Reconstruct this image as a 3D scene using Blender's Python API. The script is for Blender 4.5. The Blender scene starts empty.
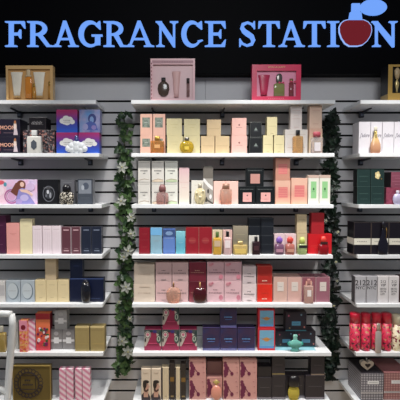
import bpy, bmesh, math, random
from mathutils import Vector, Matrix
random.seed(7)
S = bpy.context.scene
COL = S.collection
ZC = 1.55                      # eye height
DW = 2.664                     # camera to wall
TILT = 0.042
# ---------------------------------------------------------------- camera
cam = bpy.data.cameras.new('camera'); cam.sensor_width = 36; cam.lens = 36.0
cam.shift_x = 14.3/400; cam.clip_start = .05
co = bpy.data.objects.new('camera', cam); COL.objects.link(co)
co.location = (0, -DW, ZC); co.rotation_euler = (math.pi/2 - TILT, 0, 0)
S.camera = co
# ---------------------------------------------------------------- light
w = bpy.data.worlds.new('room_ambient'); S.world = w; w.use_nodes = True
w.node_tree.nodes['Background'].inputs[0].default_value = (.80, .88, 1, 1)
w.node_tree.nodes['Background'].inputs[1].default_value = .14
def lamp(name, x, y, z, tx, ty, tz, watts, size, colr=(1, .97, .93), sy=None):
    l = bpy.data.lights.new(name, 'AREA'); l.energy = watts; l.size = size; l.color = colr
    if sy: l.shape = 'RECTANGLE'; l.size_y = sy
    o = bpy.data.objects.new(name, l); COL.objects.link(o); o.location = (x, y, z)
    o.rotation_euler = (Vector((tx, ty, tz)) - Vector((x, y, z))).to_track_quat('-Z', 'Y').to_euler()
def spot(name, x, y, z, tx, ty, tz, watts, ang, blend, colr=(1, .965, .92)):
    l = bpy.data.lights.new(name, 'SPOT'); l.energy = watts; l.spot_size = math.radians(ang); l.spot_blend = blend; l.shadow_soft_size = .05; l.color = colr
    o = bpy.data.objects.new(name, l); COL.objects.link(o); o.location = (x, y, z)
    o.rotation_euler = (Vector((tx, ty, tz)) - Vector((x, y, z))).to_track_quat('-Z', 'Y').to_euler()
for lx, pw in ((-1.15, 100), (-.3, 94), (.42, 112), (1.2, 108)):
    spot('ceiling_spotlight', lx, -.80, ZC+1.12, lx+.02, -.42, .1, pw, 78, 1.0)
lamp('fill_panel_light', .3, -3.3, ZC+1.75, .3, -.3, ZC-.5, 42, 1.1, (.95, .97, 1))  # added frontal fill, lifts the fronts and softens shadows
S.view_settings.view_transform = 'Standard'; S.view_settings.look = 'None'
S.view_settings.gamma = 1; S.view_settings.use_curve_mapping = False
S.view_settings.exposure = 0.0
# ---------------------------------------------------------------- helpers
ca, sa = math.cos(TILT), math.sin(TILT)
def at(px, py, dist):
    """world point seen at a photo pixel, at a given distance from the camera along Y"""
    v = (200-py)/400; u = (px-185.7)/400
    z = dist*(v*ca - sa)/(ca + v*sa)
    return u*(dist*ca - z*sa), z + ZC
def lin(c):
    c /= 255
    return c/12.92 if c <= .04045 else ((c+.055)/1.055)**2.4
_m = {}
def M(r, g=None, b=None, rough=.45, metal=0, trans=0, emit=0, k=.92, var=.04, coat=0):
    key = (r, g, b, rough, metal, trans, emit, k, var, coat)
    if key in _m: return _m[key]
    m = bpy.data.materials.new('paint_%d_%d_%d' % (r, g, b)); m.use_nodes = True
    nt = m.node_tree; p = nt.nodes['Principled BSDF']
    c = (lin(r)*k, lin(g)*k, lin(b)*k, 1)
    if trans: c = tuple(q**.55 for q in c[:3]) + (1,)
    p.inputs['Metallic'].default_value = metal
    p.inputs['Transmission Weight'].default_value = trans
    if trans: p.inputs['IOR'].default_value = 1.2
    if coat: p.inputs['Coat Weight'].default_value = coat; p.inputs['Coat Roughness'].default_value = .1
    if emit:
        p.inputs['Base Color'].default_value = (0.02, .02, .02, 1)
        p.inputs['Emission Color'].default_value = (lin(r), lin(g), lin(b), 1)
        p.inputs['Emission Strength'].default_value = emit
        p.inputs['Roughness'].default_value = .8; p.inputs['Specular IOR Level'].default_value = .1
    else:
        p.inputs['Base Color'].default_value = c
        tc = nt.nodes.new('ShaderNodeTexCoord'); n = nt.nodes.new('ShaderNodeTexNoise')
        n.inputs['Scale'].default_value = 35; n.inputs['Detail'].default_value = 3
        nt.links.new(tc.outputs['Object'], n.inputs['Vector'])
        mr = nt.nodes.new('ShaderNodeMapRange')
        mr.inputs['To Min'].default_value = max(.02, rough-.02); mr.inputs['To Max'].default_value = rough+.02
        nt.links.new(n.outputs['Fac'], mr.inputs['Value']); nt.links.new(mr.outputs[0], p.inputs['Roughness'])
        if var and not trans:
            mx = nt.nodes.new('ShaderNodeMix'); mx.data_type = 'RGBA'; mx.blend_type = 'MULTIPLY'
            mx.inputs[0].default_value = 1; mx.inputs[6].default_value = c
            r2 = nt.nodes.new('ShaderNodeMapRange'); r2.inputs['To Min'].default_value = 1-2*var; r2.inputs['To Max'].default_value = 1+var
            nt.links.new(n.outputs['Fac'], r2.inputs['Value']); nt.links.new(r2.outputs[0], mx.inputs[7])
            nt.links.new(mx.outputs[2], p.inputs['Base Color'])
    _m[key] = m
    return m
def cell_mat(name, cols, scale, rough=.4, metal=0, kind='voronoi', gradient=None):
    """printed pattern: random cells / noise mapped on a colour ramp"""
    m = bpy.data.materials.new(name); m.use_nodes = True; nt = m.node_tree; p = nt.nodes['Principled BSDF']
    p.inputs['Roughness'].default_value = rough; p.inputs['Metallic'].default_value = metal
    tc = nt.nodes.new('ShaderNodeTexCoord'); ramp = nt.nodes.new('ShaderNodeValToRGB')
    if kind == 'voronoi':
        t = nt.nodes.new('ShaderNodeTexVoronoi'); t.inputs['Scale'].default_value = scale
        nt.links.new(tc.outputs['Object'], t.inputs['Vector'])
        s = nt.nodes.new('ShaderNodeSeparateColor'); nt.links.new(t.outputs['Color'], s.inputs[0]); src = s.outputs[0]
    elif kind == 'noise':
        t = nt.nodes.new('ShaderNodeTexNoise'); t.inputs['Scale'].default_value = scale; t.inputs['Detail'].default_value = 4
        nt.links.new(tc.outputs['Object'], t.inputs['Vector']); src = t.outputs['Fac']
    elif kind == 'diag':
        t = nt.nodes.new('ShaderNodeTexWave'); t.inputs['Scale'].default_value = scale; t.inputs['Distortion'].default_value = 0
        mp = nt.nodes.new('ShaderNodeMapping'); mp.inputs['Rotation'].default_value = (0, math.radians(52), 0)
        nt.links.new(tc.outputs['Object'], mp.inputs['Vector']); nt.links.new(mp.outputs[0], t.inputs['Vector']); src = t.outputs['Fac']
    elif kind == 'z':
        s = nt.nodes.new('ShaderNodeSeparateXYZ'); nt.links.new(tc.outputs['Object'], s.inputs[0])
        mr = nt.nodes.new('ShaderNodeMapRange'); mr.inputs['From Max'].default_value = scale
        nt.links.new(s.outputs[2], mr.inputs[0]); src = mr.outputs[0]
    nt.links.new(src, ramp.inputs[0]); e = ramp.color_ramp
    while len(e.elements) < len(cols): e.elements.new(.5)
    for i, c in enumerate(cols):
        e.elements[i].position = (i/(len(cols)-1)) if kind in ('z', 'diag') else (.3+.4*i/(len(cols)-1) if kind == 'noise' else i/len(cols))
        e.elements[i].color = (lin(c[0])*.92, lin(c[1])*.92, lin(c[2])*.92, 1)
    if kind == 'voronoi': e.interpolation = 'CONSTANT'
    nt.links.new(ramp.outputs[0], p.inputs['Base Color'])
    return m

class MB:
    def __init__(s): s.v = []; s.f = []; s.m = []; s.mats = []; s.sm = []
    def mi(s, mat):
        if mat not in s.mats: s.mats.append(mat)
        return s.mats.index(mat)
    def add(s, vs, fs, mat, smooth=False):
        b = len(s.v); s.v += [tuple(q) for q in vs]; k = s.mi(mat)
        for f in fs: s.f.append([b+i for i in f]); s.m.append(k); s.sm.append(smooth)
    def box(s, x0, x1, y0, y1, z0, z1, mat, c=0):
        if c <= 0:
            vs = [(x, y, z) for x in (x0, x1) for y in (y0, y1) for z in (z0, z1)]
            s.add(vs, [(0,1,3,2),(4,6,7,5),(0,4,5,1),(2,3,7,6),(0,2,6,4),(1,5,7,3)], mat); return
        bm = bmesh.new(); bmesh.ops.create_cube(bm, size=1)
        for q in bm.verts: q.co = Vector(((x0+x1)/2+q.co.x*(x1-x0), (y0+y1)/2+q.co.y*(y1-y0), (z0+z1)/2+q.co.z*(z1-z0)))
        bmesh.ops.bevel(bm, geom=list(bm.edges), offset=c, segments=2, affect='EDGES', profile=.5)
        s.bm(bm, mat)
    def bm(s, bm, mat, smooth=False, mtx=None):
        bm.verts.ensure_lookup_table()
        s.add([(mtx @ q.co if mtx else q.co) for q in bm.verts], [[q.index for q in f.verts] for f in bm.faces], mat, smooth); bm.free()
    def prism(s, pts, y0, y1, mat):
        """polygon in x,z extruded from y0 (front) to y1"""
        n = len(pts)
        a = sum(pts[i][0]*pts[(i+1) % n][1]-pts[(i+1) % n][0]*pts[i][1] for i in range(n))
        if a < 0: pts = pts[::-1]
        vs = [(x, y0, z) for x, z in pts] + [(x, y1, z) for x, z in pts]
        fs = [list(range(n)), list(range(2*n-1, n-1, -1))] + [(i, n+i, n+(i+1) % n, (i+1) % n) for i in range(n)]
        s.add(vs, fs, mat)
    def lathe(s, prof, hx, hy, h, mat, n=24, pw=2, cx=0, cy=0, z0=0, smooth=True):
        """stack of superellipse rings; prof = (radius fraction, height fraction)"""
        vs = []; fs = []
        for r, t in prof:
            for i in range(n):
                a = 2*math.pi*(i+.5)/n; c, q = math.cos(a), math.sin(a)
                x = math.copysign(abs(c)**(2/pw), c); y = math.copysign(abs(q)**(2/pw), q)
                vs.append((cx+x*hx*r, cy+y*hy*r, z0+t*h))
        for j in range(len(prof)-1):
            for i in range(n):
                k = (i+1) % n; fs.append((j*n+i, j*n+k, (j+1)*n+k, (j+1)*n+i))
        fs.append(list(range(n))[::-1]); fs.append([(len(prof)-1)*n+i for i in range(n)])
        s.add(vs, fs, mat, smooth)
    def tube(s, pts, rad, mat, n=10, sx=1):
        vs = []; fs = []; P = [Vector(p) for p in pts]
        for i, p in enumerate(P):
            d = (P[min(i+1, len(P)-1)]-P[max(i-1, 0)]).normalized()
            u = d.cross(Vector((0, 1, 0)));
            if u.length < .05: u = d.cross(Vector((1, 0, 0)))
            u.normalize(); v = d.cross(u).normalized()
            r = rad[i] if isinstance(rad, (list, tuple)) else rad
            for k in range(n):
                a = 2*math.pi*k/n; vs.append(p+u*math.cos(a)*r*sx+v*math.sin(a)*r)
        for j in range(len(P)-1):
            for i in range(n):
                k = (i+1) % n; fs.append((j*n+i, j*n+k, (j+1)*n+k, (j+1)*n+i))
        fs.append(list(range(n))[::-1]); fs.append([(len(P)-1)*n+i for i in range(n)])
        s.add(vs, fs, mat, True)
    def build(s, name, parent=None, loc=None):
        me = bpy.data.meshes.new(name); me.from_pydata(s.v, [], s.f); me.update()
        for m in s.mats: me.materials.append(m)
        me.polygons.foreach_set('material_index', s.m); me.polygons.foreach_set('use_smooth', s.sm)
        bm = bmesh.new(); bm.from_mesh(me); bmesh.ops.recalc_face_normals(bm, faces=bm.faces); bm.to_mesh(me); bm.free()
        o = bpy.data.objects.new(name, me); COL.objects.link(o)
        if parent: o.parent = parent
        if loc: o.location = loc
        return o
def tag(o, label=None, cat=None, group=None, kind=None):
    if label: o['label'] = label
    if cat: o['category'] = cat
    if group: o['group'] = group
    if kind: o['kind'] = kind
    return o
def empty(name, loc, label, cat, group=None):
    o = bpy.data.objects.new(name, None); COL.objects.link(o); o.location = loc; o.empty_display_size = .02
    return tag(o, label, cat, group)
_t = {}
def text_geo(t, shear=0):
    if (t, shear) in _t: return _t[(t, shear)]
    c = bpy.data.curves.new('lettering', 'FONT'); c.body = t; c.resolution_u = 3; c.shear = shear; c.offset = .012
    o = bpy.data.objects.new('lettering', c); COL.objects.link(o)
    dg = bpy.context.evaluated_depsgraph_get(); dg.update(); e = o.evaluated_get(dg); me = e.to_mesh()
    v = [(q.co.x, q.co.y) for q in me.vertices]; f = [list(p.vertices) for p in me.polygons]
    e.to_mesh_clear(); bpy.data.objects.remove(o); bpy.data.curves.remove(c)
    x0 = min(a for a, b in v); x1 = max(a for a, b in v); y0 = min(b for a, b in v); y1 = max(b for a, b in v)
    v = [((a-x0)/(x1-x0)-.5, (b-y0)/(y1-y0)-.5) for a, b in v]
    _t[(t, shear)] = (v, f); return v, f

class Face:
    """printing on the front of a carton, u and v run 0..1"""
    def __init__(s, mb, w, d, h): s.b = mb; s.w = w; s.h = h; s.y = -d/2; s.n = 0
    def _y(s): s.n += 1; return s.y - s.n*.0002
    def X(s, u): return (u-.5)*s.w
    def R(s, u0, v0, u1, v1, m):
        y = s._y(); s.b.box(s.X(u0), s.X(u1), y, s.y+.0004, v0*s.h, v1*s.h, m)
    def P(s, pts, m): s.b.prism([(s.X(u), v*s.h) for u, v in pts], s._y(), s.y+.0004, m)
    def E(s, cu, cv, ru, rv, m, n=20, rot=0):
        cx, cz = s.X(cu), cv*s.h; rx, rz = ru*s.w, rv*s.h; c, q = math.cos(rot), math.sin(rot)
        pts = [(math.cos(6.28319*i/n)*rx, math.sin(6.28319*i/n)*rz) for i in range(n)]
        s.b.prism([(cx+x*c-z*q, cz+x*q+z*c) for x, z in pts], s._y(), s.y+.0004, m)
    def ring(s, cu, cv, ru, rv, t, m, n=28):
        y = s._y(); cx, cz = s.X(cu), cv*s.h
        for i in range(n):
            a, b = 6.28319*i/n, 6.28319*(i+1)/n
            s.b.prism([(cx+math.cos(a)*ru*s.w, cz+math.sin(a)*rv*s.h), (cx+math.cos(b)*ru*s.w, cz+math.sin(b)*rv*s.h),
                       (cx+math.cos(b)*(ru*s.w-t), cz+math.sin(b)*(rv*s.h-t)), (cx+math.cos(a)*(ru*s.w-t), cz+math.sin(a)*(rv*s.h-t))], y, s.y+.0004, m)
    def T(s, t, cu, cv, wu, hv, m, shear=0):
        v, f = text_geo(t, shear); y = s._y()
        s.b.add([(s.X(cu)+a*wu*s.w, y, cv*s.h+b*hv*s.h) for a, b in v], f, m)
    def L(s, cu, cv, wu, m, t=.0014, gaps=0):
        """a line of print too small to read"""
        if not gaps: s.R(cu-wu/2, cv-t/2/s.h, cu+wu/2, cv+t/2/s.h, m); return
        for i in range(gaps):
            a = cu-wu/2+wu*i/gaps; s.R(a, cv-t/s.h, a+wu/gaps*.62, cv+t/s.h, m)
    def frame(s, u0, v0, u1, v1, t, m):
        tu, tv = t/s.w, t/s.h
        s.R(u0, v0, u1, v0+tv, m); s.R(u0, v1-tv, u1, v1, m); s.R(u0, v0, u0+tu, v1, m); s.R(u1-tu, v0, u1, v1, m)

def ztop(k): return ZC + .465 - .3*k + .014 + (.013, 0, -.007, -.011, -.009, -.009, -.009)[k]
SHELF_F = .272
BOARD = .022
_names = []
def place(tier, x0, x1, yt, sb=.037, on=None, gap=.0004):
    """centre x, base z, width, height and front Y of a thing whose front shows between x0..x1 up to yt"""
    dist = DW - SHELF_F + sb
    zb = (on['top'] + .0003) if on is not None else ztop(tier) + .0002
    _, zt = at(0, yt, dist)
    if tier > 0: zt = min(zt, ztop(tier-1) - BOARD - .003)
    zm = (zb+zt)/2 - ZC
    dep = dist*ca - zm*sa
    xa, xb = (x0-185.7)/400*dep, (x1-185.7)/400*dep
    return (xa+xb)/2, zb, xb-xa-gap, zt-zb, -DW+dist
tops = {}
def box(tier, x0, x1, yt, colr, label, style=None, d=None, sb=.037, on=None, group=None, name='perfume_box', side=None, cat='perfume box', **kw):
    onr = tops.get(on.name) if on is not None else None
    cx, zb, w, h, yf = place(tier, x0, x1, yt, sb, onr)
    d = d or max(.035, min(.07, w*.85))
    d = min(d, -yf-.012)
    mat = colr if not isinstance(colr, tuple) else M(*colr, **kw)
    mb = MB(); mb.box(-w/2, w/2, -d/2, d/2, 0, h, mat, .0009)
    if side: mb.box(w/2-.0002, w/2+.0003, -d/2+.001, d/2-.001, .001, h-.001, side); mb.box(-w/2-.0003, -w/2+.0002, -d/2+.001, d/2-.001, .001, h-.001, side)
    if style: style(Face(mb, w, d, h))
    o = mb.build(name, loc=(cx, yf+d/2, zb)); tag(o, label, cat, group)
    tops[o.name] = {'top': zb+h}
    return o
def cyl(tier, x0, x1, yt, mat, label, sb=.02, group=None, capmat=None, name='perfume_canister', cat='perfume canister'):
    cx, zb, w, h, yf = place(tier, x0, x1, yt, sb)
    t = empty(name, (cx, yf+w/2, zb), label, cat, group)
    mb = MB(); mb.lathe([(.97, 0), (1, .02), (1, .74)], w/2, w/2, h, mat, 28); mb.build('canister_body', t)
    mb = MB(); mb.lathe([(1, .745), (1.0, .97), (.95, 1)], w/2, w/2, h, capmat or mat, 28); mb.build('lid', t)
    return t
PR = {
 'rect': ([(.96, 0), (1, .03), (1, .68), (.93, .73), (.35, .745), (.33, .78)], [(.36, .775), (.38, .79), (.38, .985), (.34, 1)], 7, 7),
 'round': ([(.45, 0), (.62, .03), (.86, .15), (1, .36), (.93, .56), (.66, .72), (.3, .775), (.26, .8)], [(.28, .79), (.34, .81), (.34, .97), (.2, 1)], 2, 2),
 'apple': ([(.5, 0), (.75, .04), (.95, .2), (1, .42), (.9, .62), (.6, .74), (.2, .76)], [(.09, .75), (.1, .8), (.13, .9), (.05, 1)], 2.3, 2),
 'oval': ([(.45, 0), (.7, .03), (.93, .2), (1, .45), (.93, .7), (.72, .85)], [(.72, .855), (.6, .93), (.35, .985), (.1, 1)], 2.4, 2.4),
 'slim': ([(.9, 0), (1, .03), (1, .7), (.6, .74), (.5, .76)], [(.62, .76), (.62, .98), (.5, 1)], 2, 2),
 'curvy': ([(.7, 0), (.93, .04), (1, .17), (.92, .34), (.6, .5), (.34, .62), (.26, .76), (.24, .82)], [(.3, .82), (.28, .9), (.36, .95), (.1, 1)], 2, 2),
 'bulk': ([(.5, 0), (.85, .04), (1, .25), (.95, .42), (.7, .52), (.5, .55)], [(.7, .55), (.95, .6), (1, .75), (.9, .92), (.5, 1)], 2.2, 2.6),
 'jar': ([(.8, 0), (.95, .04), (1, .35), (.93, .55), (.5, .62), (.4, .64)], [(.42, .64), (.58, .67), (.56, .86), (.3, 1)], 3, 2.4),
}
def bottle(tier, x0, x1, yt, shape, body, cap, label, sb=.003, d=None, lab=None, on=None, deco=None, group=None, inner=None, zshift=0, cat='perfume bottle'):
    onr = tops.get(on.name) if on is not None else None
    cx, zb, w, h, yf = place(tier, x0, x1, yt, sb, onr)
    d = d or min(.031, w*.75)
    t = empty('perfume_bottle', (cx, yf+d/2, zb), label, cat, group)
    pb, pc, pw, cw = PR[shape]
    mb = MB(); mb.lathe(pb, w/2, d/2, h, body, 28, pw); mb.build('bottle_body', t)
    cd = max(d/2, w/2*.6) if shape not in ('rect',) else d/2
    mb = MB(); mb.lathe(pc, w/2, min(cd, w/2)*(1 if shape != 'rect' else 1.6), h, cap, 20, cw); mb.build('cap', t)
    if inner:
        mb = MB(); mb.lathe([(r*.86, .04+z*.8) for r, z in pb[:4]], w/2, d/2*.95, h, inner, 24, pw); mb.build('liquid', t)
    if lab:
        mb = MB(); a, b, c, e, m = lab
        mb.box((a-.5)*w, (c-.5)*w, -d/2-.0012, -d/2*.86, b*h, e*h, m); mb.build('label', t)
    if deco: deco(t, w, d, h)
    return t

# ---------------------------------------------------------------- the setting
def slatwall():
    m = M(206, 205, 207, rough=.5, k=.92, var=.02); dk = M(14, 12, 12, rough=.8)
    mb = MB(); X0, X1 = -2.2, 2.7
    def strip(z0, z1, x0, x1): mb.box(x0, x1, 0, .022, z0, z1, m, .0006)
    for x0, x1 in ((X0, .1295), (.1307, X1)):
        zt = ZC+1.15
        for k in range(-1, 27):
            zg = ZC+.465-.075*k
            strip(zg+.0062, zt, x0, x1); zt = zg-.0062; mb.box(x0, x1, .0008, .0215, zg+.0052, zg+.0063, dk); mb.box(x0, x1, .0008, .0215, zg-.0063, zg-.0052, dk)
        strip(0.0, zt, x0, x1)
    mb.box(X0, X1, .0215, .03, 0, ZC+1.5, dk)
    o = mb.build('wall_back'); tag(o, kind='structure')
slatwall()
f = MB(); f.box(-2.2, 2.7, -4.5, .03, -.02, 0, M(196, 178, 150, rough=.4)); tag(f.build('floor'), kind='structure')

white = M(236, 238, 240, rough=.28, k=.95, var=.01)
steel = M(62, 66, 76, rough=.4, metal=.3); steelw = M(130, 138, 156, rough=.35, metal=.5)
bays = {1: (-1.70, -.503), 2: (-.324, .887), 3: (1.036, 2.236)}
held = {
 (1,0): 'holding the golden gift set', (1,1): 'holding the MOON boxes', (1,2): 'under the illustrated pink box', (1,3): 'holding lilac, maroon and navy cartons',
 (1,4): 'holding oval-window boxes and a navy set', (1,5): 'holding two gold boxes at its end', (1,6): 'holding four pink striped boxes',
 (2,0): 'holding two pink gift sets', (2,1): 'holding stacked peach and cream boxes', (2,2): 'holding white, floral and black cartons', (2,3): 'holding dark red and blue cartons',
 (2,4): 'holding beige, pink and red stacks', (2,5): 'holding the pink mask boxes', (2,6): 'holding the man portrait boxes',
 (3,0): 'holding a black and gold gift set', (3,1): 'holding white script cartons', (3,2): 'holding dark green boxes', (3,3): 'holding black boxes with white band',
 (3,4): 'holding silver 212 boxes', (3,5): 'holding red canisters', (3,6): 'holding plaid boxes'}
bk = {1: (-1.5, -1.09, -.63), 2: (-.21, .24, .73), 3: (1.155, 1.65, 2.1)}
for b, (xa, xb) in bays.items():
    for k in range(7):
        z = ztop(k); x0, x1 = xa, xb
        if b == 1 and k == 0: x1 -= .03
        if b == 1 and k == 1: x1 -= .012
        e = empty('wall_shelf', ((x0+x1)/2, -.002, z-BOARD), 'white %s bay wall shelf %s' % ({1: 'left', 2: 'middle', 3: 'right'}[b], held[(b, k)]), 'shelf', 'white shelves on the slatted wall')
        mb = MB(); mb.box(-(x1-x0)/2, (x1-x0)/2, -SHELF_F+.002, 0, 0, BOARD, white, .0015); mb.build('shelf_board', e)
        for q, bx in enumerate(bk[b]):
            mb = MB(); X = bx-(x0+x1)/2
            vs = []
            for sx in (-.0045, .0045):
                vs += [(X+sx, .001, 0), (X+sx, .001, -.016), (X+sx, -.03, -.016), (X+sx, -.15, -.006), (X+sx, -.15, 0)]
            mb.add(vs, [(0,1,2,3,4), (9,8,7,6,5), (0,5,6,1), (1,6,7,2), (2,7,8,3), (3,8,9,4), (4,9,5,0)], steel)
            mb.box(X-.014, X+.014, -.022, .0015, -.040, -.0005, steel, .002)
            mb.box(X-.009, X+.009, -.026, -.0235, -.03, -.012, steelw, .001)
            mb.build('bracket', e)

# ---------------------------------------------------------------- sign
def sign():
    dist = DW-.10; _, zb = at(0, 73.6, dist)
    e = empty('store_sign', (.3, -.10, zb), 'black shop sign board with glowing blue FRAGRANCE STATION letters', 'sign')
    def loc(px, py):
        x, z = at(px, py, dist); return x-.3, z-zb
    blk = M(2, 2, 5, rough=.6, var=.0); blk.node_tree.nodes['Principled BSDF'].inputs['Specular IOR Level'].default_value = .06
    mb = MB(); mb.box(-2.45, 2.3, 0, .0985, 0, .62, blk, .002); mb.build('sign_board', e)
    rim = M(150, 185, 255, emit=1.0); fac = M(112, 163, 250, emit=1.0)
    TOP, BOT = 21.8, 47.1; TH, TN, SR = 4.5, 2.0, 1.5
    def poly(L, pts): L.prism([loc(*p) for p in pts], -.012, -.0002, fac)
    def rect(L, a, b, c, d): poly(L, [(a, b), (c, b), (c, d), (a, d)])
    def ribbon(L, pts, wd):
        n = len(pts)
        for i in range(n-1):
            def off(j):
                a = pts[max(j-1, 0)]; b = pts[min(j+1, n-1)]; dx, dy = b[0]-a[0], b[1]-a[1]; l = math.hypot(dx, dy)
                return -dy/l*wd[j]/2, dx/l*wd[j]/2
            o1, o2 = off(i), off(i+1); p, q = pts[i], pts[i+1]
            poly(L, [(p[0]+o1[0], p[1]+o1[1]), (q[0]+o2[0], q[1]+o2[1]), (q[0]-o2[0], q[1]-o2[1]), (p[0]-o1[0], p[1]-o1[1])])
    def serif(L, cx, half, y, up):
        s = -1 if up else 1   # up: serif sits on baseline, slopes upward
        poly(L, [(cx-half, y), (cx+half, y), (cx+half, y+s*1.0), (cx+half*.5, y+s*SR), (cx+half*.38, y+s*2.6), (cx-half*.38, y+s*2.6), (cx-half*.5, y+s*SR), (cx-half, y+s*1.0)])
    def stem(L, cx, th, half):
        rect(L, cx-th/2, TOP, cx+th/2, BOT); serif(L, cx, half, TOP, False); serif(L, cx, half, BOT, True)
    def arc(cx, cy, rx, ry, a0, a1, n=18): return [(cx+rx*math.cos(math.radians(a0+(a1-a0)*i/n)), cy-ry*math.sin(math.radians(a0+(a1-a0)*i/n))) for i in range(n+1)]
    def glyph(ch, x0, x1):
        x0 += .7; x1 -= .5; L = MB(); W = x1-x0; mid = (TOP+BOT)/2; H = BOT-TOP
        if ch == 'I': stem(L, (x0+x1)/2, TH, W/2)
        if ch == 'T':
            cx = (x0+x1)/2; rect(L, cx-TH/2, TOP, cx+TH/2, BOT); serif(L, cx, 6, BOT, True)
            rect(L, x0+.4, TOP, x1-.4, TOP+TN)
            poly(L, [(x0+.3, TOP), (x0, TOP+7), (x0+1.3, TOP+7), (x0+4, TOP+TN)]); poly(L, [(x1-.3, TOP), (x1, TOP+7), (x1-1.3, TOP+7), (x1-4, TOP+TN)])
        if ch in 'FE':
            cx = x0+6; stem(L, cx, TH, 6); rect(L, cx, TOP, x1-1, TOP+TN)
            poly(L, [(x1-.8, TOP), (x1-.2, TOP+7), (x1-1.4, TOP+7), (x1-5, TOP+TN)])
            rect(L, cx, mid-1.3, x0+W*.72, mid+1.2); poly(L, [(x0+W*.72, mid-4.4), (x0+W*.72+1.3, mid-4.4), (x0+W*.72+1.3, mid+4.3), (x0+W*.72, mid+4.3), (x0+W*.6, mid)])
            if ch == 'E':
                rect(L, cx, BOT-TN, x1-1, BOT); poly(L, [(x1-1, BOT), (x1, BOT-7), (x1-1.2, BOT-7), (x1-5, BOT-TN)])
        if ch == 'A':
            ax = (x0+x1)/2-.3; xl, xr = x0+4, x1-4.6
            poly(L, [(ax-1.8, TOP-.5), (ax+.9, TOP-.5), (ax+.6, TOP+5), (xl+1.0, BOT-1), (xl-1.0, BOT-1)])
            poly(L, [(ax-1.8, TOP-.5), (ax+1.2, TOP-.5), (xr+2.4, BOT-1), (xr-2.4, BOT-1)])
            rect(L, x0+W*.28, BOT-H*.34, x0+W*.72, BOT-H*.34+TN-.2)
            serif(L, xl, 4.2, BOT, True); serif(L, xr+.2, 5.2, BOT, True)
        if ch == 'N':
            a, b = x0+5.2, x1-4.2
            rect(L, a-1.15, TOP+1, a+1.15, BOT); rect(L, b-1.15, TOP, b+1.15, BOT)
            poly(L, [(x0+.8, TOP), (x0+6.2, TOP), (b+1.15, BOT-5.5), (b+1.15, BOT+.5), (b-.8, BOT+.5), (x0+2.5, TOP+2.2)])
            serif(L, a, 4.2, BOT, True); serif(L, b, 4.2, TOP, False); serif(L, a-1.6, 3.2, TOP, False)
        if ch == 'R':
            cx = x0+5.5; stem(L, cx, TH, 5.5)
            bx, by = cx+4, TOP+7.2
            pts = [(cx, TOP+1.25)]+arc(bx, by, 8.0, 5.9, 90, -90, 14)+[(cx, TOP+13.1)]
            n = len(pts); wd = [2.0]+[2.0+2.5*math.sin(math.pi*i/(n-3)) for i in range(n-2)]+[2.0]
            ribbon(L, pts, wd)
            poly(L, [(cx+3.5, mid), (cx+9, mid), (x1-2.6, BOT-1.6), (x1, BOT-1.3), (x1, BOT), (x1-6.2, BOT)])
        if ch in 'CG':
            cy = mid; rx, ry = W*.47-2, H/2-1.0; cx = x0+W*.52
            a1 = 318 if ch == 'C' else 300
            pts = arc(cx, cy, rx, ry, 42, a1, 26); n = len(pts)
            wd = [1.9+3.3*max(0, math.sin(math.pi*(i/(n-1))))**1.5 for i in range(n)]
            ribbon(L, pts, wd)
            q = pts[0]; poly(L, [(x1-2.6-(1 if ch == 'G' else 0), TOP), (x1-1.4-(1 if ch == 'G' else 0), TOP), (x1-1.0-(1 if ch == 'G' else 0), TOP+8), (x1-2.2-(1 if ch == 'G' else 0), TOP+8), (q[0]-2.5, q[1]-.5), (q[0]-1.5, q[1]-2.4)])
            if ch == 'C': q = pts[-1]; poly(L, [(q[0]-1, q[1]+1.3), (x1-.2, BOT-6.2), (x1-1.2, BOT-7), (q[0]-1.4, q[1]-1.2)])
            else:
                rect(L, x1-7.6, mid+1, x1-2.4, BOT-1.8); rect(L, x1-11, mid+.6, x1-.2, mid+2.4)
                q = pts[-1]; poly(L, [(q[0]-1, q[1]-1.3), (x1-2.4, BOT-5), (x1-2.4, BOT-2.2), (q[0]-1, q[1]+1.3)])
        if ch == 'S':
            cx = (x0+x1)/2
            pts = [(x1-2.4, TOP+5.5), (x1-4.6, TOP+2.6), (cx, TOP+1.2), (x0+3.8, TOP+3.2), (x0+3.0, TOP+6.6), (x0+5, TOP+9.8), (cx, TOP+12.4), (x1-4.2, TOP+15.2), (x1-2.6, TOP+19), (x1-4, TOP+22.6), (cx-.5, BOT-1.1), (x0+3.6, BOT-3), (x0+1.6, BOT-6)]
            ribbon(L, pts, [1.4, 1.9, 2.1, 3.3, 4, 4.6, 5.1, 4.8, 4.2, 3.2, 2.1, 1.8, 1.4])
            poly(L, [(x1-2.2, TOP), (x1-1, TOP), (x1-.8, TOP+7.6), (x1-2, TOP+7.6), (x1-4, TOP+3)]); poly(L, [(x0+.2, BOT), (x0+1.6, BOT), (x0+3, BOT-3.4), (x0+1.4, BOT-8), (x0+.2, BOT-8)])
        o = L.build('sign_letter', e); o['label'] = 'glowing blue letter %s' % ch
    for ch, a, b in (('F', 5, 26.4), ('R', 27, 53.4), ('A', 52.6, 78.6), ('G', 77.4, 103.4), ('R', 103, 126.8), ('A', 125.4, 154), ('N', 154.6, 178.8), ('C', 180, 203.8), ('E', 204, 226.4),
                     ('S', 238.2, 256.2), ('T', 257.4, 280), ('A', 277.8, 304.2), ('T', 302.4, 325.6), ('I', 326.2, 339.2), ('N', 370, 397.2)): glyph(ch, a, b)
    def outline(g=0):
        pts = []
        for x, y in ((346.5, 20.2), (363, 20.2), (367.5, 22.3), (370.6, 26), (371.3, 31), (370, 36.5), (366.5, 42), (362, 45.8), (357, 47), (348.5, 47), (344, 44.2), (340.5, 39), (338.4, 33), (338.2, 27.5), (340.2, 23.3), (343, 21.2)):
            pts.append((354.8+(x-354.8)*(1-g/16.5), 33.6+(y-33.6)*(1-g/13.4)))
        return pts
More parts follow.
